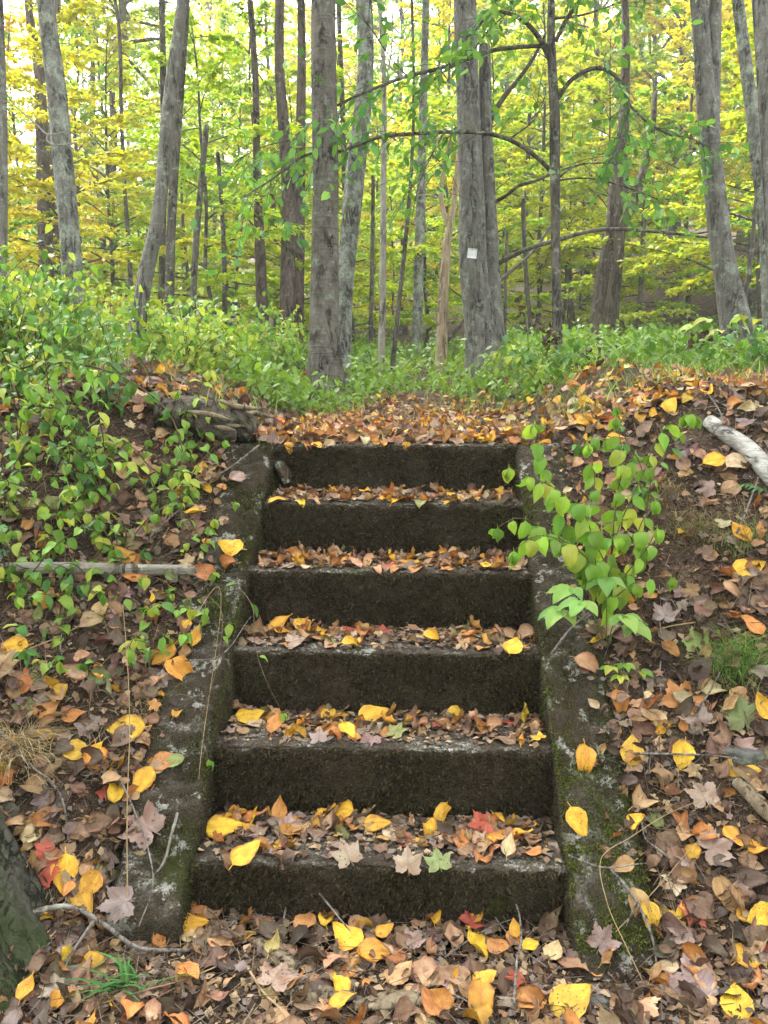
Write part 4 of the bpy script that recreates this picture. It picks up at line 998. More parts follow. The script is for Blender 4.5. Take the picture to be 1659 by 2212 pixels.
# ------------------------------------------------------------------ the near sapling with long arms and single leaves
LIVE = [mesh("leaf", *T[:2], M_LEAF, T[2]) for T in (ovate(.62, 6, 4, .35, .25, .03, .1, 31, stalk=.2), ovate(.66, 6, 4, .6, .15, .05, -.2, 32, stalk=.2), ovate(.52, 6, 4, .15, .45, .05, .3, 33, stalk=.2), ovate(.72, 6, 4, .9, .3, .05, .1, 34, stalk=.2))]
LANCE = [mesh("leaf", *T[:2], M_LEAF, T[2]) for T in (ovate(.42, 6, 2, .5, .3, .03, .1, 41, stalk=.1), ovate(.38, 6, 2, .9, .25, .03, -.2, 42, stalk=.1), ovate(.45, 6, 2, .2, .4, .03, .2, 43, stalk=.1))]
def put_leaf(root, O, p, d, n, size, meshes, colour):
    o = obj("leaf", random.choice(meshes), root)
    Mx = rotmats(np.asarray(d, float)[None], np.asarray(n, float)[None])[0] * size
    q = np.asarray(p) - O
    o.matrix_basis = Matrix([[*Mx[r], float(q[r])] for r in range(3)] + [[0, 0, 0, 1]])
    j = random.uniform(.75, 1.25)
    o.color = (colour[0] * j * random.uniform(.85, 1.2), colour[1] * j, colour[2] * j, 1)
    return o
def sapling():
    Z = 8.2
    P, R = trunk_path([(1191, -20, 14), (1190, 60, 16), (1193, 150, 19), (1198, 240, 22), (1199, 330, 22), (1200, 450, 20), (1201, 600, 20), (1203, 700, 21), (1204, 785, 24)], Z, 5.2)
    root = empty("chestnut_sapling", (P[0][0], P[0][1], g1(P[0][0], P[0][1])), "slim dark sapling at right of the oak with long arching arms and large drooping leaves", "tree")
    O = np.array(root.location)
    obj("trunk", tube_mesh("trunk", P, R, B_DARK, 16, 80, bark_relief(61, .10, .2, .15), O), root)
    arms = [([(1190, 98), (1120, 102), (1070, 108), (1010, 128), (950, 148), (880, 165), (800, 195), (740, 222), (680, 258), (620, 330)], (9, 9, 9, 8, 8, 7, 6, 5, 4, 2), -.9),
            ([(1193, 372), (1165, 345), (1120, 312), (1075, 293), (1030, 286), (960, 285), (890, 289), (820, 296), (740, 325), (660, 335), (590, 385), (520, 430)], (11, 10, 9, 9, 8, 8, 7, 7, 6, 5, 4, 2), -1.2),
            ([(1188, 130), (1160, 75), (1120, 38), (1070, 26), (1030, 60), (1000, 90)], (12, 11, 9, 7, 5, 3), -.6),
            ([(1203, 215), (1235, 172), (1290, 147), (1325, 160), (1358, 228), (1348, 280), (1325, 350)], (12, 10, 9, 8, 6, 5, 3), -.5),
            ([(1355, 222), (1400, 265), (1440, 288), (1500, 302), (1540, 330)], (5, 5, 4, 3, 2), .3),
            ([(1200, 90), (1225, 40), (1262, -10), (1290, -60)], (10, 9, 7, 4), -.3), ([(1196, 40), (1250, 34), (1330, 8), (1420, -30)], (6, 5, 4, 2), .4),
            ([(1195, 395), (1240, 360), (1300, 352), (1380, 356)], (5, 4, 4, 2), .4), ([(1199, 390), (1260, 385), (1340, 400), (1420, 430)], (5, 4, 4, 2), -.5),
            ([(1010, 128), (1060, 60), (1105, 20), (1140, -20)], (4, 4, 3, 2), -.3), ([(880, 165), (840, 120), (800, 60), (760, 20)], (4, 3, 3, 2), -.4), ([(1100, 302), (1160, 250), (1180, 200)], (4, 3, 2), -.2),
            ([(960, 285), (930, 340), (905, 400), (890, 470)], (4, 3, 2, 1.5), -.3), ([(740, 325), (680, 380), (640, 450), (600, 480)], (4, 3, 2, 1.5), -.5), ([(640, 300), (560, 320), (490, 360)], (3, 2, 1.5), -.2)]
    nodes = []
    for pts, ww, dzend in arms:
        n = len(pts)
        Q = np.array([at(x, y, Z + dzend * (i / (n - 1)) ** 1.3) for i, (x, y) in enumerate(pts)])
        obj("branch", tube_mesh("branch", Q, np.array(ww) * Z / F_PX / 2, B_DARK, 7, n * 6, bark_relief(n, .05), O), root)
        S = resample(Q, 40)
        nodes.append((S, n))
    cnt = 0
    twigs = Bag()
    for S, n in nodes:
        m = max(4, n * 2)
        for _ in range(m):
            if cnt > 296: break
            i = random.randrange(12, 39)
            d = unit(S[i] - S[i - 1]); sd = unit(np.cross(d, [0, 0, 1.0])) * random.choice((-1, 1))
            tdir = unit(d * .5 + sd * random.uniform(.2, 1) + np.array([0, 0, random.uniform(-.6, .25)]))
            L = random.uniform(.15, .42)
            tw = np.array([S[i] + tdir * L * f + np.array([0, 0, -.25 * L * f * f]) for f in (0, .35, .7, 1)])
            twigs.add(*tube(tw, [.003, .0025, .002, .0012], 4))
            for f in np.linspace(.35, 1, random.randint(2, 4)):
                p = S[i] + tdir * L * f + np.array([0, 0, -.25 * L * f * f])
                dd = unit(tdir * .5 + np.random.default_rng(cnt).normal(0, .45, 3) + np.array([0, 0, -.55]))
                put_leaf(root, O, p, dd, unit(np.array([random.gauss(0, .4), random.gauss(-.35, .4), .8])), random.uniform(.09, .15), LANCE, random.choice(((.10, .25, .04), (.15, .32, .04), (.07, .19, .05))))
                cnt += 1
    mass = Bag(); r = np.random.default_rng(9)
    for S, n in nodes:
        for _ in range(n * 3):
            i = r.integers(8, 39); d = unit(S[i] - S[i - 1]); sd = unit(np.cross(d, [0, 0, 1.0])) * r.choice([-1, 1])
            tdir = unit(d * .5 + sd * r.uniform(.2, 1) + np.array([0, 0, r.uniform(-.5, .7)])); L = r.uniform(.25, .95)
            tw = np.array([S[i] + tdir * L * f + np.array([0, 0, -.25 * L * f * f]) for f in (0, .35, .7, 1)])
            if min(math.hypot(to_px(q)[0] - 1020, to_px(q)[1] - 540) for q in tw) < 75: continue
            twigs.add(*tube(tw, [.003, .0025, .002, .0012], 4))
            k = r.integers(3, 6); f = r.uniform(.25, 1, k)[:, None]
            c = np.array([(.12, .28, .05), (.18, .36, .05), (.08, .21, .06)])[r.integers(0, 3, k)] * r.uniform(.75, 1.25, (k, 1))
            leaves_on(mass, S[i] + tdir * L * f + np.array([0, 0, -.25 * L]) * f ** 2, np.tile(tdir * .5 + [0, 0, -.25], (k, 1)) + r.normal(0, .4, (k, 3)), .115, r, lambda q: np.hstack([c, r.random((k, 1))]), .5, .2)
    tag(obj("foliage", mass.build("foliage", M_LEAFV, O), root), kind='stuff')
    tag(obj("twigs", twigs.build("twigs", B_DARK, O), root), kind='stuff')
sapling()

# ------------------------------------------------------------------ logs, sticks, stones
def log_thing(name, label, cat, pts, R, mat, sides=16, rings=40, amp=.06, seed=1, ends=None):
    P = np.array(pts, float)
    root = empty(name, P[0], label, cat)
    obj("bark" if ends else "wood", tube_mesh(name, P, R, mat, sides, rings, bark_relief(seed, amp), P[0]), root)
    if ends:
        for e, d in ((0, -1), (-1, 1)):
            t = unit(P[e] - P[e + (1 if e == 0 else -1)])
            obj("cut_end", tube_mesh("cut_end", [P[e] - t * .012, P[e] + t * .004, P[e] + t * .006], [R[e] * .93, R[e] * .90, R[e] * .3], ends, 14, None, None, P[0]), root)
    return root
def ray_pts(px, lift=.0):
    out = []
    for q in px:
        p = hit(q[0], q[1]); out.append(np.array([p[0], p[1], surface(p[0], p[1]) + lift + (q[2] if len(q) > 2 else 0)]))
    return out
log_thing("fallen_branch", "smooth grey fallen branch lying across the left bank beside the stairs", "log", ray_pts([(-60, 1243), (60, 1242), (200, 1243), (330, 1244), (425, 1243)], .022), [.022, .021, .021, .020, .019], B_PALE, 14, 50, .05, 3, B_DEAD)
log_thing("birch_log", "white-barked birch log lying end-on down the right bank", "log", ray_pts([(1530, 928), (1570, 955), (1610, 985), (1650, 1030), (1690, 1075)], .03), [.028, .031, .033, .035, .036], bark("birch_bark", (.20, .19, .17), (.42, .41, .38), (.05, .04, .035), .25, (.42, .46, .4), 16, 40, .5, 0, .006, .33), 16, 50, .05, 4, B_DEAD)
log_thing("broken_stick", "thick pale broken stick at the right edge of the bank", "stick", ray_pts([(1592, 1708), (1625, 1735), (1660, 1770), (1700, 1800)], .02), [.019, .021, .022, .022], B_DEAD, 12, 30, .07, 5, B_PALE)
def rot_log(name, label, p0, p1, r, seed):
    P = np.linspace(p0, p1, 6) + np.random.default_rng(seed).normal(0, .012, (6, 3))
    root = empty(name, P[0], label, "log"); O = P[0]
    obj("wood", tube_mesh("wood", P, np.full(6, r) * np.array([.55, .95, 1, 1.05, .9, .5]), B_ROT, 26, 60, bark_relief(seed, .22, 0, 1, [(1.6, .2, .3, 0, 9), (2.9, .15, .35, 0, 9), (4.4, .2, .3, 0, 9)]), O), root)
    rq = np.random.default_rng(seed)
    for k in range(7):
        a = P[rq.integers(0, 5)] + rq.normal(0, r * .6, 3) + np.array([0, -r * .6, r * .5]); d = unit(p1 - p0) * rq.uniform(.08, .2)
        obj("splinter", tube_mesh("splinter", [a, a + d * .5 + rq.normal(0, .006, 3), a + d], [.004, .012, .003], B_DEAD, 5, 8, None, O), root)
    return root
a, b = hit(335, 930), hit(550, 950)
rot_log("rotten_log", "crumbling dark rotten log half buried in the left bank by the landing", a + [0, .04, .07], b + [0, .06, .03], .095, 5)
a, b = hit(585, 856), hit(690, 850)
rot_log("rotten_log", "short rotten log lying at the foot of the straight banded trunk", a + [0, .05, .03], b + [0, .05, .02], .06, 6)
a, b = hit(1110, 858), hit(1195, 842)
rot_log("rotten_log", "dark decayed stump piece beside the path above the landing", a + [0, .05, .02], b + [0, .02, .03], .07, 7)
# bark slab leaning in the corner under the landing
p0, p1 = hit(622, 1043), at(596, 985, to_px(hit(622, 1043))[2] + .01)
sl = empty("bark_slab", p0, "lichen-spotted piece of bark leaning in the corner of the topmost riser", "bark")
obj("bark", tube_mesh("bark", [p0, (p0 + p1) / 2 + [.004, -.01, 0], p1], [.02, .026, .014], bark("lichened_slab", (.05, .035, .025), (.12, .085, .06), (.02, .015, .01), .6, (.30, .36, .27), 60, 20, 0, 0, .01, .4), 12, 30, bark_relief(8, .3), p0), sl)
ws = ray_pts([(1068, 950), (1105, 946), (1140, 952)], .012)
wsl = empty("wood_slab", ws[0], "flat split piece of grey wood lying on the landing", "wood")
v_, f_, u_, k_ = tube(np.array(ws), [.018, .03, .02], 12, 24, bark_relief(9, .15), True); v_[:, 2] = (v_[:, 2] - ws[0][2]) * .55 + ws[0][2]
obj("wood", mesh("wood", v_ - ws[0], [f_, k_], B_DEAD, u_), wsl)
for lab, px, R_, seed in (("small grey lump of rotten branch on the path", [(985, 912), (1005, 910), (1035, 913)], [.022, .028, .016], 31), ("grey stub of root crossing the path", [(850, 938), (890, 934), (925, 936)], [.008, .014, .008], 32)):
    log_thing("branch_stub", lab, "wood", ray_pts(px, .015), R_, B_DARK, 12, 24, .15, seed)
for lab, pts_, seed in (("split strip of weathered wood at the foot of the stairs", [(615, 2150), (690, 2160), (770, 2165)], 33), ("flat strip of broken grey wood along the bottom edge", [(765, 2188), (850, 2175), (950, 2172)], 34), ("short wood chip below the lowest riser", [(560, 2042), (600, 2070), (640, 2100)], 35)):
    ws = ray_pts(pts_, .014)
    t_ = empty("wood_strip", ws[0], lab, "wood")
    v_, f_, u_, k_ = tube(np.array(ws), [.014, .026, .012], 12, 26, bark_relief(seed, .25), True); v_[:, 2] = (v_[:, 2] - ws[0][2]) * .4 + ws[0][2]
    obj("wood", mesh("wood", v_ - ws[0], [f_, k_], B_DEAD, u_), t_)
# stone in the right bank
def stone(name, label, p, size, seed, mat):
    import bmesh
    bm = bmesh.new(); bmesh.ops.create_icosphere(bm, subdivisions=4, radius=1)
    for v in bm.verts:
        q = v.co.copy(); k = 1 + .35 * mnoise.noise(q * 1.3 + Vector((seed, 0, 0))) + .1 * mnoise.noise(q * 4 + Vector((0, seed, 0)))
        v.co = Vector((q.x * size[0], q.y * size[1], q.z * size[2])) * k
        if v.co.z > size[2] * .7: v.co.z = size[2] * .7 + (v.co.z - size[2] * .7) * .25
    me = bpy.data.meshes.new(name); bm.to_mesh(me); bm.free(); me.materials.append(mat)
    me.polygons.foreach_set("use_smooth", np.ones(len(me.polygons), bool))
    return tag(obj(name, me, loc=p), label, "stone")
M_STONE = bark("stone", (.07, .07, .065), (.17, .17, .155), (.03, .03, .028), .25, (.26, .29, .22), 20, 20, 0, .2, .01, .34)
p = hit(1625, 1625); stone("stone", "dark flat stone set in the right bank", (p[0], p[1], p[2] - .02), (.085, .05, .045), 3, M_STONE)
p = hit(1345, 2150); stone("stone", "small grey stone by the lower end of the right cheek wall", (p[0] - .06, p[1] - .02, p[2] - .01), (.03, .025, .02), 5, M_STONE)
# the mossy foot of a tree in the lower left corner
base = np.array([-1.12, 1.98, FLOOR_Z - .12])
P = np.array([base + [.02, -.06, 0], base + [.0, 0, .14], base + [-.06, .05, .34], base + [-.17, .10, .62], base + [-.34, .14, 1.1], base + [-.7, .2, 2.2], base + [-1.1, .3, 4.5]])
mt = empty("mossy_tree", base + [0, 0, .1], "mossy green-grey trunk foot flaring into the lower left corner", "tree")
obj("trunk", tube_mesh("trunk", P, [.36, .27, .20, .165, .15, .14, .12], B_MOSSY, 90, 160, bark_relief(12, .10, .12, .2, [(a_, .06, .10, -1, 9) for a_ in np.arange(0, 6.3, .42)], 4), np.array(mt.location)), mt)
cw = obj("crown", CAN_L, mt, color=(*G_YG, 1)); cw.location = P[-1] - np.array(mt.location); cw.scale = (.5,) * 3; tag(cw, kind='stuff')

# twigs lying about
TW = []
def twig(px, r, text, mat=B_TWIG, lift=.012, side=()):
    P = np.array(ray_pts(px, lift))
    root = empty("twig", P[0], "tmp", "twig", "bare twigs lying on banks and steps")
    obj("stem", tube_mesh("stem", P, np.linspace(r, r * .45, len(P)), mat, 7, len(P) * 7, bark_relief(len(P), .08), P[0]), root)
    for s in side:
        Q = np.array(ray_pts(s, lift))
        obj("side_shoot", tube_mesh("side_shoot", Q, np.linspace(r * .7, r * .3, len(Q)), mat, 6, len(Q) * 6, None, P[0]), root)
    root['label'] = text
    return root
twig([(-20, 2002), (60, 2012, .03), (150, 2003, .04), (220, 2022, .03), (300, 2045, .02), (370, 2058, .015), (420, 2062), (470, 2030), (525, 1985)], .0075, "long forked grey twig reaching from the mossy trunk to the steps", side=[[(75, 2012, .03), (45, 2050, .02), (-10, 2095)], [(210, 2020, .03), (160, 2080, .02), (120, 2150)]])
twig([(385, 1780, .02), (372, 1825, .02), (350, 1880), (330, 1905)], .005, "short grey twig standing against the left cheek wall")
twig([(-10, 1615, .05), (60, 1680, .04), (130, 1745, .03), (150, 1830), (160, 1900)], .005, "grey twig slanting down the left bank above the mossy trunk")
twig([(250, 1690, .02), (290, 1770, .02), (320, 1850, .01), (330, 1920), (300, 2010)], .0035, "thin dark twig running down the lower left bank")
twig([(690, 1960, .06), (780, 2060, .01)], .003, "thin straight twig below the lowest riser", B_TWIG)
twig([(1190, 1440, .03), (1230, 1395, .04), (1300, 1345, .06)], .005, "dark twig leaning from the right cheek wall into the leafy bush")
twig([(1225, 1935, .02), (1290, 1905, .03), (1395, 1890, .02)], .0035, "thin twig crossing the lower end of the right cheek wall")
twig([(1320, 1900, .02), (1375, 1975, .02), (1410, 2050, .01), (1420, 2110)], .0045, "crooked grey twig on the lower right bank", side=[[(1375, 1975, .02), (1350, 2010)]])
twig([(1370, 1650, .02), (1440, 1652, .02), (1520, 1655, .02), (1600, 1665, .02), (1680, 1700, .02)], .0035, "thin dark twig lying across the right bank between yellow leaves")
twig([(1500, 1560, .02), (1530, 1520, .02), (1555, 1470, .02)], .004, "short twig under the greyish leaves on the right bank")
twig([(1110, 2205, .03), (1115, 2120, .03), (1125, 2050, .03), (1115, 1985, .05), (1095, 1900, .10)], .004, "upright thin twig standing before the lowest riser")
twig([(400, 1465, .05), (470, 1470, .06), (545, 1465, .10)], .0025, "hair-thin bare twig sticking out over the fourth step")
twig([(560, 1000, .06), (500, 1040, .05), (420, 1090, .05), (330, 1130, .02)], .004, "pale twig among the leaves on the upper left bank")
twig([(1590, 1180, .03), (1615, 1130, .05), (1640, 1060, .06)], .004, "pale crooked twig below the birch log")
twig([(1060, 850, .05), (1075, 810, .12), (1085, 780, .2), (1090, 750, .3)], .006, "dark dead shoot standing upright behind the landing")
twig([(1160, 780, .15), (1165, 760, .18), (1175, 800, .12), (1215, 815, .02)], .008, "bent dead twig below the slim sapling")
rq = random.Random(5)
tw_auto = []
for j in range(46):
    s = rq.choice((-1, 1, -1, 1, 0))
    if s: x0, y0 = s * rq.uniform(.75, 1.35), rq.uniform(1.8, 3.4)
    else: x0, y0 = rq.uniform(-.6, .6), rq.uniform(1.75, 2.08)
    L, a = rq.uniform(.08, .32), rq.uniform(0, 6.28)
    P = []
    for f in (0, .35, .7, 1):
        x, y = x0 + math.cos(a) * L * f + rq.gauss(0, .008), y0 + math.sin(a) * L * f + rq.gauss(0, .008)
        if s and abs(x) < .72: x = s * .72
        P.append((x, y, g1(x, y) + .016 + rq.random() * .012))
    u, v, _ = to_px(P[1])
    if not (0 < u < 1659 and v < 2200): continue
    root = empty("twig", P[0], "tmp", "twig", "bare twigs lying on banks and steps")
    obj("stem", tube_mesh("stem", P, np.linspace(1, .5, 4) * rq.uniform(.0018, .004), rq.choice((B_TWIG, B_STEM, B_TWIG, M_STRAW)), 6, 16, None, P[0]), root)
    tw_auto.append((root, "short bare twig " + where(x0, y0)))
from_left(tw_auto, key=lambda o: to_px(o.location)[0])
# dry pale stalks
def stalk(px, r, text):
    P = np.array(ray_pts(px)); root = empty("dry_stalk", P[0], text, "stalk")
    obj("stem", tube_mesh("stem", P, np.linspace(r, r * .5, len(P)), M_STRAW, 6, len(P) * 8, None, P[0]), root)
stalk([(1390, 2130, .01), (1350, 2060, .03), (1310, 1990, .05), (1297, 1918, .08), (1360, 1875, .09), (1440, 1830, .09), (1525, 1785, .08)], .0015, "pale straw-coloured bent stalk on the lower right bank")
stalk([(275, 1960, 0), (278, 1800, .10), (285, 1690, .17), (280, 1560, .22), (272, 1470, .25)], .0018, "tall thin dry stalk standing on the left bank")
stalk([(420, 1365, .04), (455, 1320, .06), (430, 1700, .02)], .0016, "pale dry tendril hanging on the left cheek wall")
stalk([(1330, 2010, 0), (1420, 1950, .05), (1500, 1880, .08), (1530, 1850, .08)], .0012, "thin dry stalk leaning across brown leaves on the right bank")
# fine crumbs: needles and stem bits, uncountable
def crumbs():
    b = Bag(); r = np.random.default_rng(3); n = 4200
    s = r.choice([-1, 1], n); y = r.uniform(1.6, 3.7, n); x = s * (.70 + r.random(n) * (.4 + .45 * (y - 1.0)))
    q = r.random(n) < .22; x[q] = r.uniform(-.7, .7, q.sum()); y[q] = r.uniform(1.6, 2.1, q.sum())
    a = r.uniform(0, 6.28, n); L = r.uniform(.02, .11, n)
    z = ground(x, y, False) + r.uniform(.004, .026, n)
    x2, y2 = x + np.cos(a) * L, y + np.sin(a) * L
    z2 = ground(x2, y2, False) + r.uniform(.004, .03, n)
    c = np.array([(.16, .11, .07), (.28, .21, .13), (.09, .06, .045), (.20, .17, .15)])[r.integers(0, 4, n)] * r.uniform(.7, 1.2, (n, 1))
    for k in range(n):
        V, F, U = tube([(x[k], y[k], z[k]), ((x[k] + x2[k]) / 2, (y[k] + y2[k]) / 2, max((z[k] + z2[k]) / 2, g1((x[k] + x2[k]) / 2, (y[k] + y2[k]) / 2) + .006)), (x2[k], y2[k], z2[k])], [.0011, .001, .0007], 3)
        b.add(V, F, None, (*c[k], 1))
    flake = (np.array([[-.5, 0, 0], [.1, -.4, .08], [.55, .1, -.05], [.05, .45, .1]]), np.array([[0, 1, 2], [0, 2, 3]]), np.zeros((4, 2)))
    n = 15000
    s = r.choice([-1, 1], n); y = r.uniform(1.55, 3.9, n); x = s * (.70 + r.random(n) * (.4 + .45 * (y - 1.0)))
    q = r.random(n) < .2; x[q] = r.uniform(-.7, .7, q.sum()); y[q] = r.uniform(1.55, 2.1, q.sum())
    z = ground(x, y, False) + r.uniform(.002, .012, n)
    q = r.random(n) < .28; k = r.integers(1, 6, n)          # crumbs on the treads
    x = np.where(q, r.uniform(-.49, .49, n), x); y = np.where(q, Y1 - RUN * k + .02 + (RUN - .03) * r.random(n) ** .7, y); z = np.where(q, -RISE * k + r.uniform(.004, .010, n), z)
    N = np.where(q[:, None], np.array([0, 0, 1.0]), np.array([0, -.5, .85])) + r.normal(0, .3, (n, 3)); a = r.uniform(0, 6.28, n)
    c = np.array([(.27, .18, .11), (.16, .10, .065), (.09, .06, .042), (.36, .26, .16), (.20, .16, .14)])[r.integers(0, 5, n)] * r.uniform(.6, 1.2, (n, 1))
    scatter(b, flake, rotmats(np.stack([np.cos(a), np.sin(a), 0 * a], -1), N), np.stack([x, y, z], -1), r.uniform(.008, .032, n), np.hstack([c, np.ones((n, 1))]))
    return b.build("needle_litter", M_MOSS)
tag(obj("needle_litter", crumbs()), "fine stem bits and dry needles strewn over the banks", "needle litter", kind='stuff')

# ------------------------------------------------------------------ leafy plants
LG, LY, LD, LB = (.15, .29, .04), (.32, .39, .06), (.08, .19, .035), (.08, .19, .07)
def plant(name, label, cat, stems, leaf_len, meshes, colours, pair=.05, hang=.5, start=.15, stem_r=.0028, group=None, mat=None, limit=400, opposite=True, jitter=.25, face=0.0):
    O = np.array(stems[0][0], float)
    root = empty(name, O, label, cat, group)
    cnt = 0
    for S in stems:
        S = np.array(S, float)
        L = np.linalg.norm(np.diff(S, axis=0), axis=1).sum()
        obj("stem", tube_mesh("stem", S, np.linspace(stem_r, stem_r * .45, len(S)), mat or B_STEM, 5, max(6, len(S) * 4), None, O), root)
        n = max(2, int(L * (1 - start) / pair))
        Q = resample(S, n * 4 + 1)
        i0 = int(start * n * 4); ks = np.linspace(i0 + 1, n * 4, n).astype(int)
        flip = random.random() * 3.14
        for m, k in enumerate(ks):
            d = unit(Q[k] - Q[k - 1])
            sd = unit(np.cross(d, [0, 0, 1.0]) + 1e-6); bn = unit(np.cross(sd, d))
            ph = flip + (m % 2) * 1.57 + random.gauss(0, .3)
            o_ = sd * math.cos(ph) + bn * math.sin(ph) * .6
            for sg in (1, -1) if opposite else (random.choice((1, -1)),):
                if cnt >= limit or random.random() < .08: continue
                dd = unit(o_ * sg * .8 + d * .3 + np.array([0, 0, -hang]) + np.random.default_rng(cnt + m).normal(0, jitter, 3))
                nn = unit(np.array([random.gauss(0, .3), random.gauss(-.35, .3), .9]) + o_ * sg * hang * .8 * (1 - face) + np.array([random.gauss(0, .35), -1.0, -.3]) * face)
                put_leaf(root, O, Q[k] + dd * .006, dd, nn, leaf_len * random.uniform(.7, 1.2) * (1 - .25 * (k / (n * 4)) ** 3), meshes, random.choice(colours))
                cnt += 1
        dd = unit(Q[-1] - Q[-2] + np.array([0, 0, -hang * .6]))
        put_leaf(root, O, Q[-1], dd, unit(np.array([.1, -.4, .8])), leaf_len * .75, meshes, random.choice(colours))
    return root
# the bush over the right cheek wall: stems x, y, depth in the photograph's frame
def px_stems(L): return [[at(x, y, Z) for x, y, Z in S] for S in L]
B0 = hit(1300, 1345); zb = to_px(B0)[2]
bush = [[(1300, 1345, zb), (1275, 1240, zb - .03), (1215, 1120, zb - .08), (1185, 1020, zb - .1), (1165, 960, zb - .1), (1155, 915, zb - .1)],
        [(1300, 1345, zb), (1260, 1220, zb - .08), (1190, 1150, zb - .16), (1110, 1120, zb - .2), (1075, 1140, zb - .22)],
        [(1300, 1345, zb), (1290, 1240, zb - .08), (1250, 1090, zb - .15), (1170, 1040, zb - .2), (1100, 1010, zb - .22)],
        [(1300, 1345, zb), (1320, 1200, zb + .02), (1330, 1090, zb + .03), (1345, 990, zb + .04), (1330, 900, zb + .05)],
        [(1300, 1345, zb), (1290, 1240, zb - .1), (1220, 1170, zb - .17), (1150, 1160, zb - .22), (1110, 1190, zb - .24)],
        [(1300, 1345, zb), (1360, 1210, zb - .05), (1390, 1120, zb - .06), (1415, 1080, zb - .06)],
        [(1300, 1345, zb), (1345, 1250, zb - .08), (1400, 1180, zb - .1), (1420, 1140, zb - .12)],
        [(1300, 1345, zb), (1310, 1230, zb - .05), (1270, 1130, zb - .02), (1285, 1040, zb), (1270, 960, zb + .02)],
        [(1300, 1345, zb), (1330, 1290, zb - .1), (1390, 1250, zb - .12), (1450, 1245, zb - .13)],
        [(1300, 1345, zb), (1330, 1160, zb + .06), (1390, 1020, zb + .1), (1430, 930, zb + .12), (1480, 895, zb + .14)]]
plant("leafy_shrub", "bright green bush with drooping oval leaves hanging over the right cheek wall", "shrub", px_stems(bush), .074, LIVE, (LG, LG, LY, (.24, .42, .05)), .044, 1.35, .25, .0026, jitter=.16, face=.8)
b2 = [[(1395, 1110, zb + .14), (1370, 1000, zb + .16), (1345, 930, zb + .16), (1330, 880, zb + .15)], [(1395, 1110, zb + .14), (1370, 980, zb + .2), (1300, 940, zb + .2), (1250, 960, zb + .18)], [(1395, 1110, zb + .14), (1420, 1000, zb + .18), (1470, 940, zb + .18), (1500, 900, zb + .16)]]
plant("leafy_shrub", "smaller green shoot with tilted leaves behind the overhanging bush", "shrub", px_stems(b2), .06, LIVE, (LG, LD), .05, .75, .2, .0025)
# hickory-like seedling with broad horizontal leaves, three to a stalk
def seedling(name, label, px, Zo, fans, size, colours):
    p0 = hit(*px); O = p0; root = empty(name, O, label, "seedling")
    for (x, y, dz) in fans:
        tip = at(x, y, to_px(p0)[2] + dz)
        mid = (p0 + tip) / 2 + np.array([0, 0, .03])
        obj("stem", tube_mesh("stem", [p0, mid, tip], [.002, .0018, .0014], M_GSTEM, 5, 12, None, O), root)
        d = unit((tip - mid) * [1, 1, .25] + [0, -.02, 0])
        for an in (-1.0, 0, 1.0):
            c, s = math.cos(an), math.sin(an)
            put_leaf(root, O, tip, np.array([d[0] * c - d[1] * s, d[0] * s + d[1] * c, -.15]), unit([random.gauss(0, .12), random.gauss(-.25, .1), 1]), size * (1.15 if an == 0 else .95), LIVE[:1] + LIVE[2:3], random.choice(colours))
    return root
seedling("tree_seedling", "pale green seedling with broad flat leaves in threes at the foot of the bush", (1310, 1400), 0, [(1235, 1270, -.12), (1215, 1320, -.2), (1310, 1250, -.05), (1345, 1330, -.1), (1255, 1300, -.22), (1360, 1350, -.06)], .085, ((.17, .31, .07), (.20, .34, .08)))
seedling("tree_seedling", "small seedling of light green round leaves below the bush", (1345, 1470), 0, [(1320, 1440, -.03), (1350, 1435, -.02), (1385, 1450, 0), (1340, 1460, -.05)], .04, (LG, LY))
seedling("tree_seedling", "yellowing seedling leaves at the right edge below the twin trunk", (1600, 800), 0, [(1530, 690, -.1), (1600, 680, 0), (1640, 690, .1), (1560, 715, .0), (1640, 730, .0), (1500, 705, .1)], .15, ((.42, .46, .10), (.36, .44, .10)))
# the vine trailing over the left cheek wall
vz = to_px(hit(500, 1300))[2]
plant("trailing_vine", "thin vine with scattered green leaves trailing over the left cheek wall onto the steps", "vine", px_stems([[(455, 1290, vz - .05), (500, 1265, vz - .12), (545, 1310, vz - .22), (550, 1390, vz - .30), (575, 1470, vz - .38), (610, 1540, vz - .42)], [(455, 1290, vz - .05), (480, 1330, vz - .2), (475, 1400, vz - .28), (455, 1490, vz - .38), (435, 1560, vz - .45), (450, 1640, vz - .5)]]), .045, LANCE + LIVE[:1], (LG, LD, (.2, .38, .05)), .13, .5, .1, .0018, opposite=False)

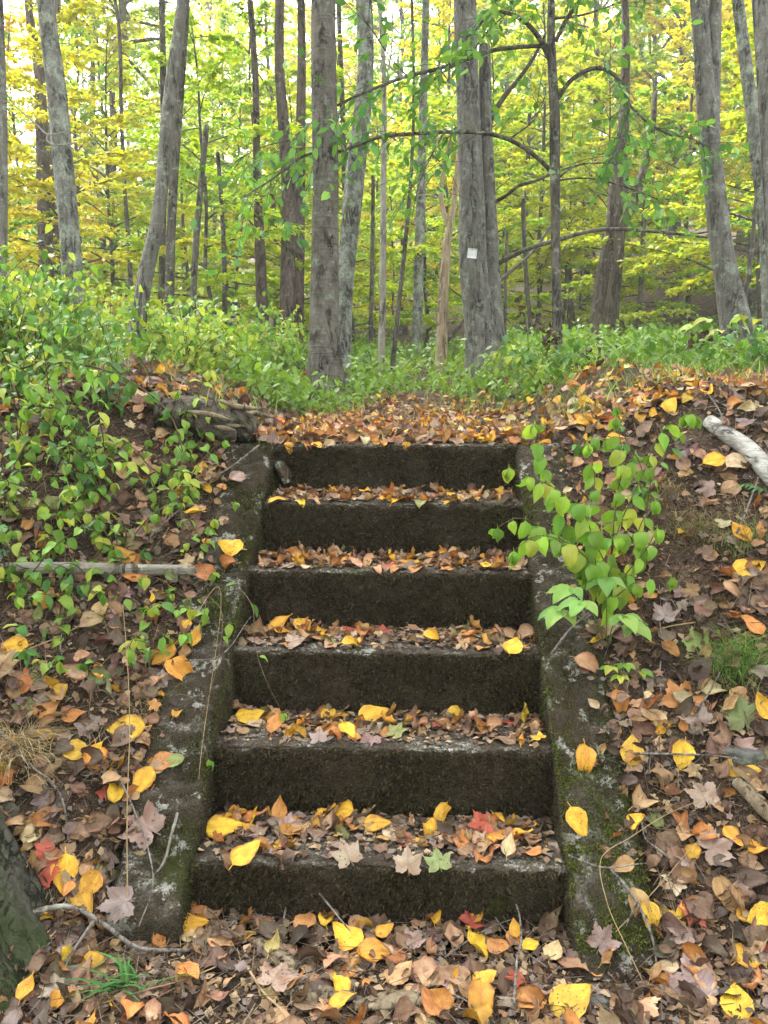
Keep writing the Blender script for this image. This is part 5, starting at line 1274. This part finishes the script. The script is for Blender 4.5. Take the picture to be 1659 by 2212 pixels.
# tangle of shrubs over the left bank
rs = random.Random(21)
left = []
def wild_stems(x, y, n, H, spread, rnd, lean=(0, 0)):
    S = []
    for _ in range(n):
        a, h = rnd.uniform(0, 6.28), H * rnd.uniform(.6, 1.15)
        b = np.array([x + rnd.gauss(0, .04), y + rnd.gauss(0, .04), 0]); b[2] = g1(b[0], b[1]) - .01
        o = np.array([math.cos(a) + lean[0], math.sin(a) + lean[1], 0]) * spread * rnd.uniform(.4, 1.2)
        arch = rnd.uniform(.1, .55)
        S.append([b + o * f ** 1.5 + np.array([0, 0, h * (f - arch * f ** 3)]) for f in (0, .3, .55, .8, 1)])
    S = [[S[0][0]] + s[1:] for s in S]
    return S
specs = [  # photograph x, y of the foot, height, spread, stems, leaf
    (60, 1000, .55, .30, 6, .06), (190, 1010, .50, .28, 6, .06), (330, 1080, .34, .22, 5, .055), (120, 1130, .34, .26, 6, .055), (250, 1190, .24, .22, 5, .055), (400, 1180, .26, .16, 5, .05), (40, 1290, .16, .22, 5, .06), (150, 1330, .13, .20, 5, .06), (290, 1330, .13, .2, 5, .06), (420, 1300, .12, .14, 4, .055), (60, 1450, .14, .14, 4, .06), (60, 905, .75, .35, 7, .06), (250, 905, .62, .32, 7, .055), (330, 1410, .08, .15, 3, .05), (430, 985, .40, .12, 4, .06), (15, 1120, .5, .25, 5, .06), (130, 960, .6, .3, 7, .058), (200, 1090, .42, .25, 7, .06), (90, 1210, .24, .22, 6, .06), (400, 1060, .3, .2, 6, .055), (180, 1260, .15, .2, 6, .06), (370, 1330, .12, .16, 5, .055), (20, 1220, .3, .25, 6, .06)]
sl_ = []
for (u, v, H, sp, n, lf) in specs:
    p = hit(u, v)
    o = plant("bank_shrub", "tmp", "shrub", wild_stems(p[0], p[1], n, H, sp, rs, (0, -.25)), lf, LIVE if lf > .052 else LIVE + LANCE, rs.choice(((LG, LY, LD), (LG, LD, LB), (LG, LY, LG))), .05, .55, .18, .0026, "green shrubs and seedlings on the left bank", limit=80)
    hw = "tall" if H > .45 else "knee-high" if H > .22 else "low trailing"
    sl_.append((o, "%s green plant %s" % (hw, where(p[0], p[1]))))
from_left(sl_, key=lambda o: to_px(o.location)[0])
plant("arching_bramble", "long brown arching stem with sparse leaves over the left bank", "shrub", px_stems([[(-60, 900, 3.5), (0, 820, 3.45), (90, 785, 3.4), (190, 790, 3.35), (300, 835, 3.3), (370, 900, 3.25), (395, 975, 3.2)]]), .06, LIVE, (LG, LD), .09, .6, .1, .005)
plant("tall_shrub", "tall leafy stems rising at the left edge in front of the lichened trunk", "shrub", px_stems([[(20, 960, 3.9), (30, 780, 3.9), (60, 640, 3.9), (95, 540, 3.9)], [(20, 960, 3.9), (0, 780, 3.95), (-10, 640, 4.0), (10, 540, 4.0)], [(20, 960, 3.9), (80, 800, 3.8), (150, 680, 3.8), (200, 640, 3.8)], [(20, 960, 3.9), (60, 760, 4.0), (110, 640, 4.1), (165, 585, 4.1)], [(20, 960, 3.9), (-20, 800, 3.8), (-40, 660, 3.8)]]), .07, LIVE, (LG, LY, LD), .055, .6, .3, .0035)
hv_ = empty("hanging_vine", at(-20, 160, 6.3), "thin pale vine looping past the lichened trunk at far left", "vine")
for q_ in ([(-20, 160), (40, 235), (80, 270), (103, 290), (120, 290), (142, 284)], [(103, 290), (101, 302), (112, 311), (135, 313), (165, 308)]):
    obj("stem", tube_mesh("stem", [at(x, y, 6.3) for x, y in q_], np.full(len(q_), .0055), B_PALE, 6, 30, None, np.array(hv_.location)), hv_)
# the same growth further back, each bush with its foliage in one mass
LOW = as_tris(ovate(.62, 3, 2, .4, .25, .03, .1, 51, stalk=0))
def mass_bush(name, label, x, y, H, W, nst, leaf, colours, group, seed):
    r = np.random.default_rng(seed); rd = random.Random(seed)
    O = np.array([x, y, g1(x, y)]); root = empty(name, O, label, "shrub", group)
    w, l = Bag(), Bag()
    for S in wild_stems(x, y, nst, H, W, rd):
        S = resample(np.array(S), 14); w.add(*tube(S, np.linspace(.004, .0015, 14), 4))
        k = int(26 * H / .8 * (.06 / leaf)) + 8
        i = r.integers(3, 14, k); P = S[i] + r.normal(0, .035 * H / .6 + .02, (k, 3))
        c = np.array(colours)[r.integers(0, len(colours), k)] * r.uniform(.7, 1.3, (k, 1))
        leaves_on(l, P, r.normal(0, .8, (k, 3)) + [0, -.2, 0], leaf, r, lambda n: np.hstack([c, r.random((k, 1))]), .45, .55, LOW)
    tag(obj("stems", w.build("stems", B_STEM, O), root), kind='stuff')
    tag(obj("foliage", l.build("foliage", M_LEAFV, O), root), kind='stuff')
    return root
ms = []
for j in range(46):
    f = (j * .618) % 1
    y = 4.5 + 5.0 * f ** 1.2
    x = -(1.15 + rs.random() * (.35 + .42 * (y - 3)))
    if y < 5.2 and x > -1.75: x -= .75
    if rs.random() < .28 and y > 5: x = .9 + rs.random() * .42 * (y - 2)
    H = (.45 + .35 * min(1, abs(x) / 2.4)) * rs.uniform(.75, 1.2) * (1 if x < 0 else .62)
    o = mass_bush("undergrowth_bush", "tmp", x, y, H, .34, 7 + int(4 * rs.random()), .058 + .004 * (y - 4), rs.choice(((LG, LY, LG), (LG, LD, LY), (LG, LB, LD), (LY, LY, LG))), "bushes of the undergrowth above the bank", 300 + j)
    ms.append((o, "leafy green bush in the %s undergrowth %s of the path" % ("near" if y < 6 else "middle" if y < 7.6 else "farther", "left" if x < 0 else "right")))
from_left(ms, key=lambda o: to_px(o.location)[0])

# herbs and grass covering the ground behind the landing
def ground_cover():
    b = Bag(); r = np.random.default_rng(61)
    n = 5200
    y = 5.4 + r.random(n) ** 1.3 * 13; x = r.uniform(-1, 1, n) * (1.0 + .42 * y)
    keep = (np.abs(x - .1) > .55 - .22 * (y - 6.4)) & (wob(x, y, 2.3, 15) + r.normal(0, .25, n) > -.2)
    x, y = x[keep], y[keep]; n = len(x); z = ground(x, y, False)
    tone = np.clip(.5 + .5 * wob(x, y, 1.1, 22) + r.normal(0, .2, n), 0, 1)
    m = 9
    H = r.uniform(.08, .36, n) * (1 + .2 * (y > 8)) * (1 + .5 * wob(x, y, 3.1, 19))
    for q in range(m):
        f = (q + r.random(n)) / m
        P = np.stack([x + r.normal(0, .05, n), y + r.normal(0, .05, n), z + H * f], -1)
        c = np.array((.07, .17, .03)) * (1 - tone[:, None]) + np.array((.22, .34, .05)) * tone[:, None]
        c = c * r.uniform(.7, 1.3, (n, 1))
        a = r.uniform(0, 6.28, n)
        leaves_on(b, P, np.stack([np.cos(a), np.sin(a), -.35 + 0 * a], -1), .075 + .003 * np.clip(y - 6, 0, 9), r, lambda k: np.hstack([c, r.random((n, 1))]), .4, .35)
    return b.build("ground_cover", M_LEAFV)
tag(obj("ground_cover", ground_cover()), "carpet of dark green herbs covering the forest floor behind the landing", "ground cover", kind='stuff')
def blades(n, x, y, z, L, width, cols, r, droop=.6, vert=.9):
    """n grass blades as bent strips"""
    b = Bag(); a = r.uniform(0, 6.28, n)
    d = np.stack([np.cos(a), np.sin(a), 0 * a], -1); s = np.stack([-np.sin(a), np.cos(a), 0 * a], -1)
    lean = np.abs(r.normal(.35, .25, n))[:, None]
    base = np.stack([x, y, z], -1); rows = []
    for f in (0, .35, .7, 1.0):
        c = base + d * (lean * f + droop * f ** 2 * .6) * L[:, None] + np.array([0, 0, 1.0]) * (vert * f - droop * .55 * f ** 2) * L[:, None]
        w = (width * (1 - f ** 1.5 * .95))[:, None]
        rows += [c - s * w, c + s * w]
    V = np.stack(rows, 1).reshape(-1, 3)
    o = np.arange(n)[:, None] * 8
    F = np.concatenate([o + np.array([0, 1, 3, 2]), o + np.array([2, 3, 5, 4]), o + np.array([4, 5, 7, 6])])
    b.add(V, F, None, np.repeat(cols, 8, 0)); return b
r = np.random.default_rng(71)
n = 9000
y = 3.75 + r.random(n) ** 1.5 * 9; x = r.uniform(-1, 1, n) * (.7 + .40 * y)
keep = (np.abs(x) > .50 - .18 * (y - 5.2)) & (wob(x, y, 2.2, 28) + r.normal(0, .3, n) > -.1)
x, y = x[keep], y[keep]; n = len(x)
gc = np.array([(.16, .30, .05), (.24, .32, .07), (.10, .22, .04), (.34, .28, .12)])[r.integers(0, 4, n)] * r.uniform(.7, 1.2, (n, 1))
gb = blades(n, x, y, ground(x, y, False), r.uniform(.08, .28, n), r.uniform(.0012, .003, n), np.hstack([gc, np.ones((n, 1))]), r)
tag(obj("grass", gb.build("grass", M_MOSS)), "thin grass growing along the path and through the undergrowth", "grass", kind='stuff')
# single tufts on the banks
TUFTS = [(1590, 1440, 420, .20, "green", "dense green grass tuft on the right bank below the dry tuft"), (1500, 1150, 320, .17, "dry", "dry grass tuft with green tips beside the leafy bush"), (1600, 1175, 260, .16, "mixed", "thin grass tuft under the birch log"), (40, 1640, 420, .24, "straw", "straw-coloured dead grass tuft hanging over the mossy trunk"),
         (270, 2140, 26, .14, "wide", "few broad green blades at the lower left foot of the bank"), (520, 915, 160, .16, "mixed", "light grass tuft beside the landing at left"), (1180, 935, 200, .14, "mixed", "thin grass tuft where the landing meets the right bank"), (330, 1520, 90, .12, "straw", "sparse dry grass on the left bank"), (1440, 1070, 220, .15, "straw", "matted dry grass above the right cheek wall")]
for j, (u, v, n, L, kind_, lab) in enumerate(TUFTS):
    p = hit(u, v); r = np.random.default_rng(80 + j)
    pal = {"green": [(.12, .24, .05), (.20, .30, .07)], "dry": [(.33, .27, .14), (.22, .22, .08)], "mixed": [(.16, .26, .06), (.32, .27, .13)], "straw": [(.40, .31, .16), (.28, .21, .11)], "wide": [(.045, .13, .035), (.07, .17, .045)]}[kind_]
    c = np.array(pal)[r.integers(0, 2, n)] * r.uniform(.65, 1.2, (n, 1))
    sp = .035 if kind_ != "wide" else .02
    x, y = p[0] + r.normal(0, sp, n), p[1] + r.normal(0, sp, n)
    bb = blades(n, x, y, ground(x, y, False) - .004, r.uniform(.5, 1.1, n) * L, r.uniform(.0007, .0014, n) * (5 if kind_ == "wide" else 1), np.hstack([c, np.ones((n, 1))]), r, .95 if kind_ in ("straw", "dry") else .75, .8)
    root = empty("grass_tuft", (p[0], p[1], g1(p[0], p[1])), lab, "grass", "grass tufts on the banks")
    tag(obj("blades", bb.build("blades", M_MOSS, np.array(root.location)), root), kind='stuff')
# fern at the right edge
p = hit(1655, 1075); fr = empty("fern", p, "small dark green fern frond at the right edge by the birch log", "fern")
pin = mesh("pinna", *ovate(.3, 4, 2, .2, .1, .02, 0, 91, stalk=0)[:2], M_LEAF, ovate(.3, 4, 2, .2, .1, .02, 0, 91, stalk=0)[2])
for q, (a, L) in enumerate(((2.2, .16), (1.4, .18), (2.9, .14))):
    d = np.array([math.cos(a), math.sin(a), 0])
    S = np.array([d * L * f + np.array([0, 0, .10 * f - .10 * f * f]) + [0, 0, .02] for f in np.linspace(0, 1, 10)])
    fd = obj("frond", tube_mesh("frond", S, np.linspace(.0015, .0006, 10), M_GSTEM, 5), fr)
    for i in range(1, 10):
        for sg in (-1, 1):
            s_ = np.array([-d[1], d[0], 0]) * sg
            o = put_leaf(fd, np.zeros(3), S[i], unit(s_ + d * .35 + [0, 0, -.1]), np.array([0, -.2, 1.0]), .055 * (1.05 - i / 10.5), [pin], (.08, .20, .07)); o.name = "pinna"
# clusters of withered dark leaves hanging on broken shoots
DEADL = [FALL_ME["curled"][k] for k in range(5)]
for j, (u, v, Z, n, lab) in enumerate(((1192, 735, 7.2, 22, "bunch of withered dark brown leaves before the slim sapling"), (1258, 800, 6.0, 20, "withered dark leaves on a broken shoot right of the path"), (1300, 775, 6.2, 14, "drooping withered leaf bunch above the leaf-strewn bank"), (1512, 735, 6.6, 20, "withered brown leaf bunch below the twin trunk"), (1130, 690, 8.4, 9, "small withered leaf bunch right of the oak foot"), (1345, 765, 6.4, 12, "dark crumpled leaves on a low shoot in the right undergrowth"))):
    c = at(u, v, Z); O = np.array([c[0] + .05, c[1], g1(c[0] + .05, c[1])])
    root = empty("withered_shoot", O, lab, "shoot", "withered shoots in the right undergrowth")
    obj("stem", tube_mesh("stem", [O - [0, 0, .02], (O + c) / 2 + [.03, 0, .02], c + [0, 0, .06]], [.006, .005, .003], B_DARK, 6, 14, None, O), root)
    rj = np.random.default_rng(j)
    for q in range(n):
        P = c + rj.normal(0, 1, 3) * [.075, .05, .07] + [0, 0, .02]
        put_leaf(root, O, P, unit(rj.normal(0, .5, 3) + [0, 0, -.8]), unit(rj.normal(0, .6, 3) + [0, -.7, .3]), rj.uniform(.07, .12), DEADL, (.075, .042, .03))

# ------------------------------------------------------------------ volume added to imitate pale veiling glare over the far wood
hz = np.array([(gx.min() - 2, gy.min() - 14, -3.2), (gx.max() + 2, gy.max() + 2, 62.0)])
hv = np.array([(hz[i][0], hz[j][1], hz[k][2]) for i in (0, 1) for j in (0, 1) for k in (0, 1)])
k = Mat("glare_haze_air")
pv = k.n("VolumePrincipled", {'Color': (.95, .97, .88, 1), 'Density': .0021, 'Anisotropy': .35})
k.t.links.new(pv.outputs[0], k.out.inputs['Volume'])
tag(obj("glare_haze", mesh("glare_haze", hv, np.array([[0, 1, 3, 2], [4, 6, 7, 5], [0, 4, 5, 1], [2, 3, 7, 6], [0, 2, 6, 4], [1, 5, 7, 3]]), k.m, smooth=False)), kind='stuff')
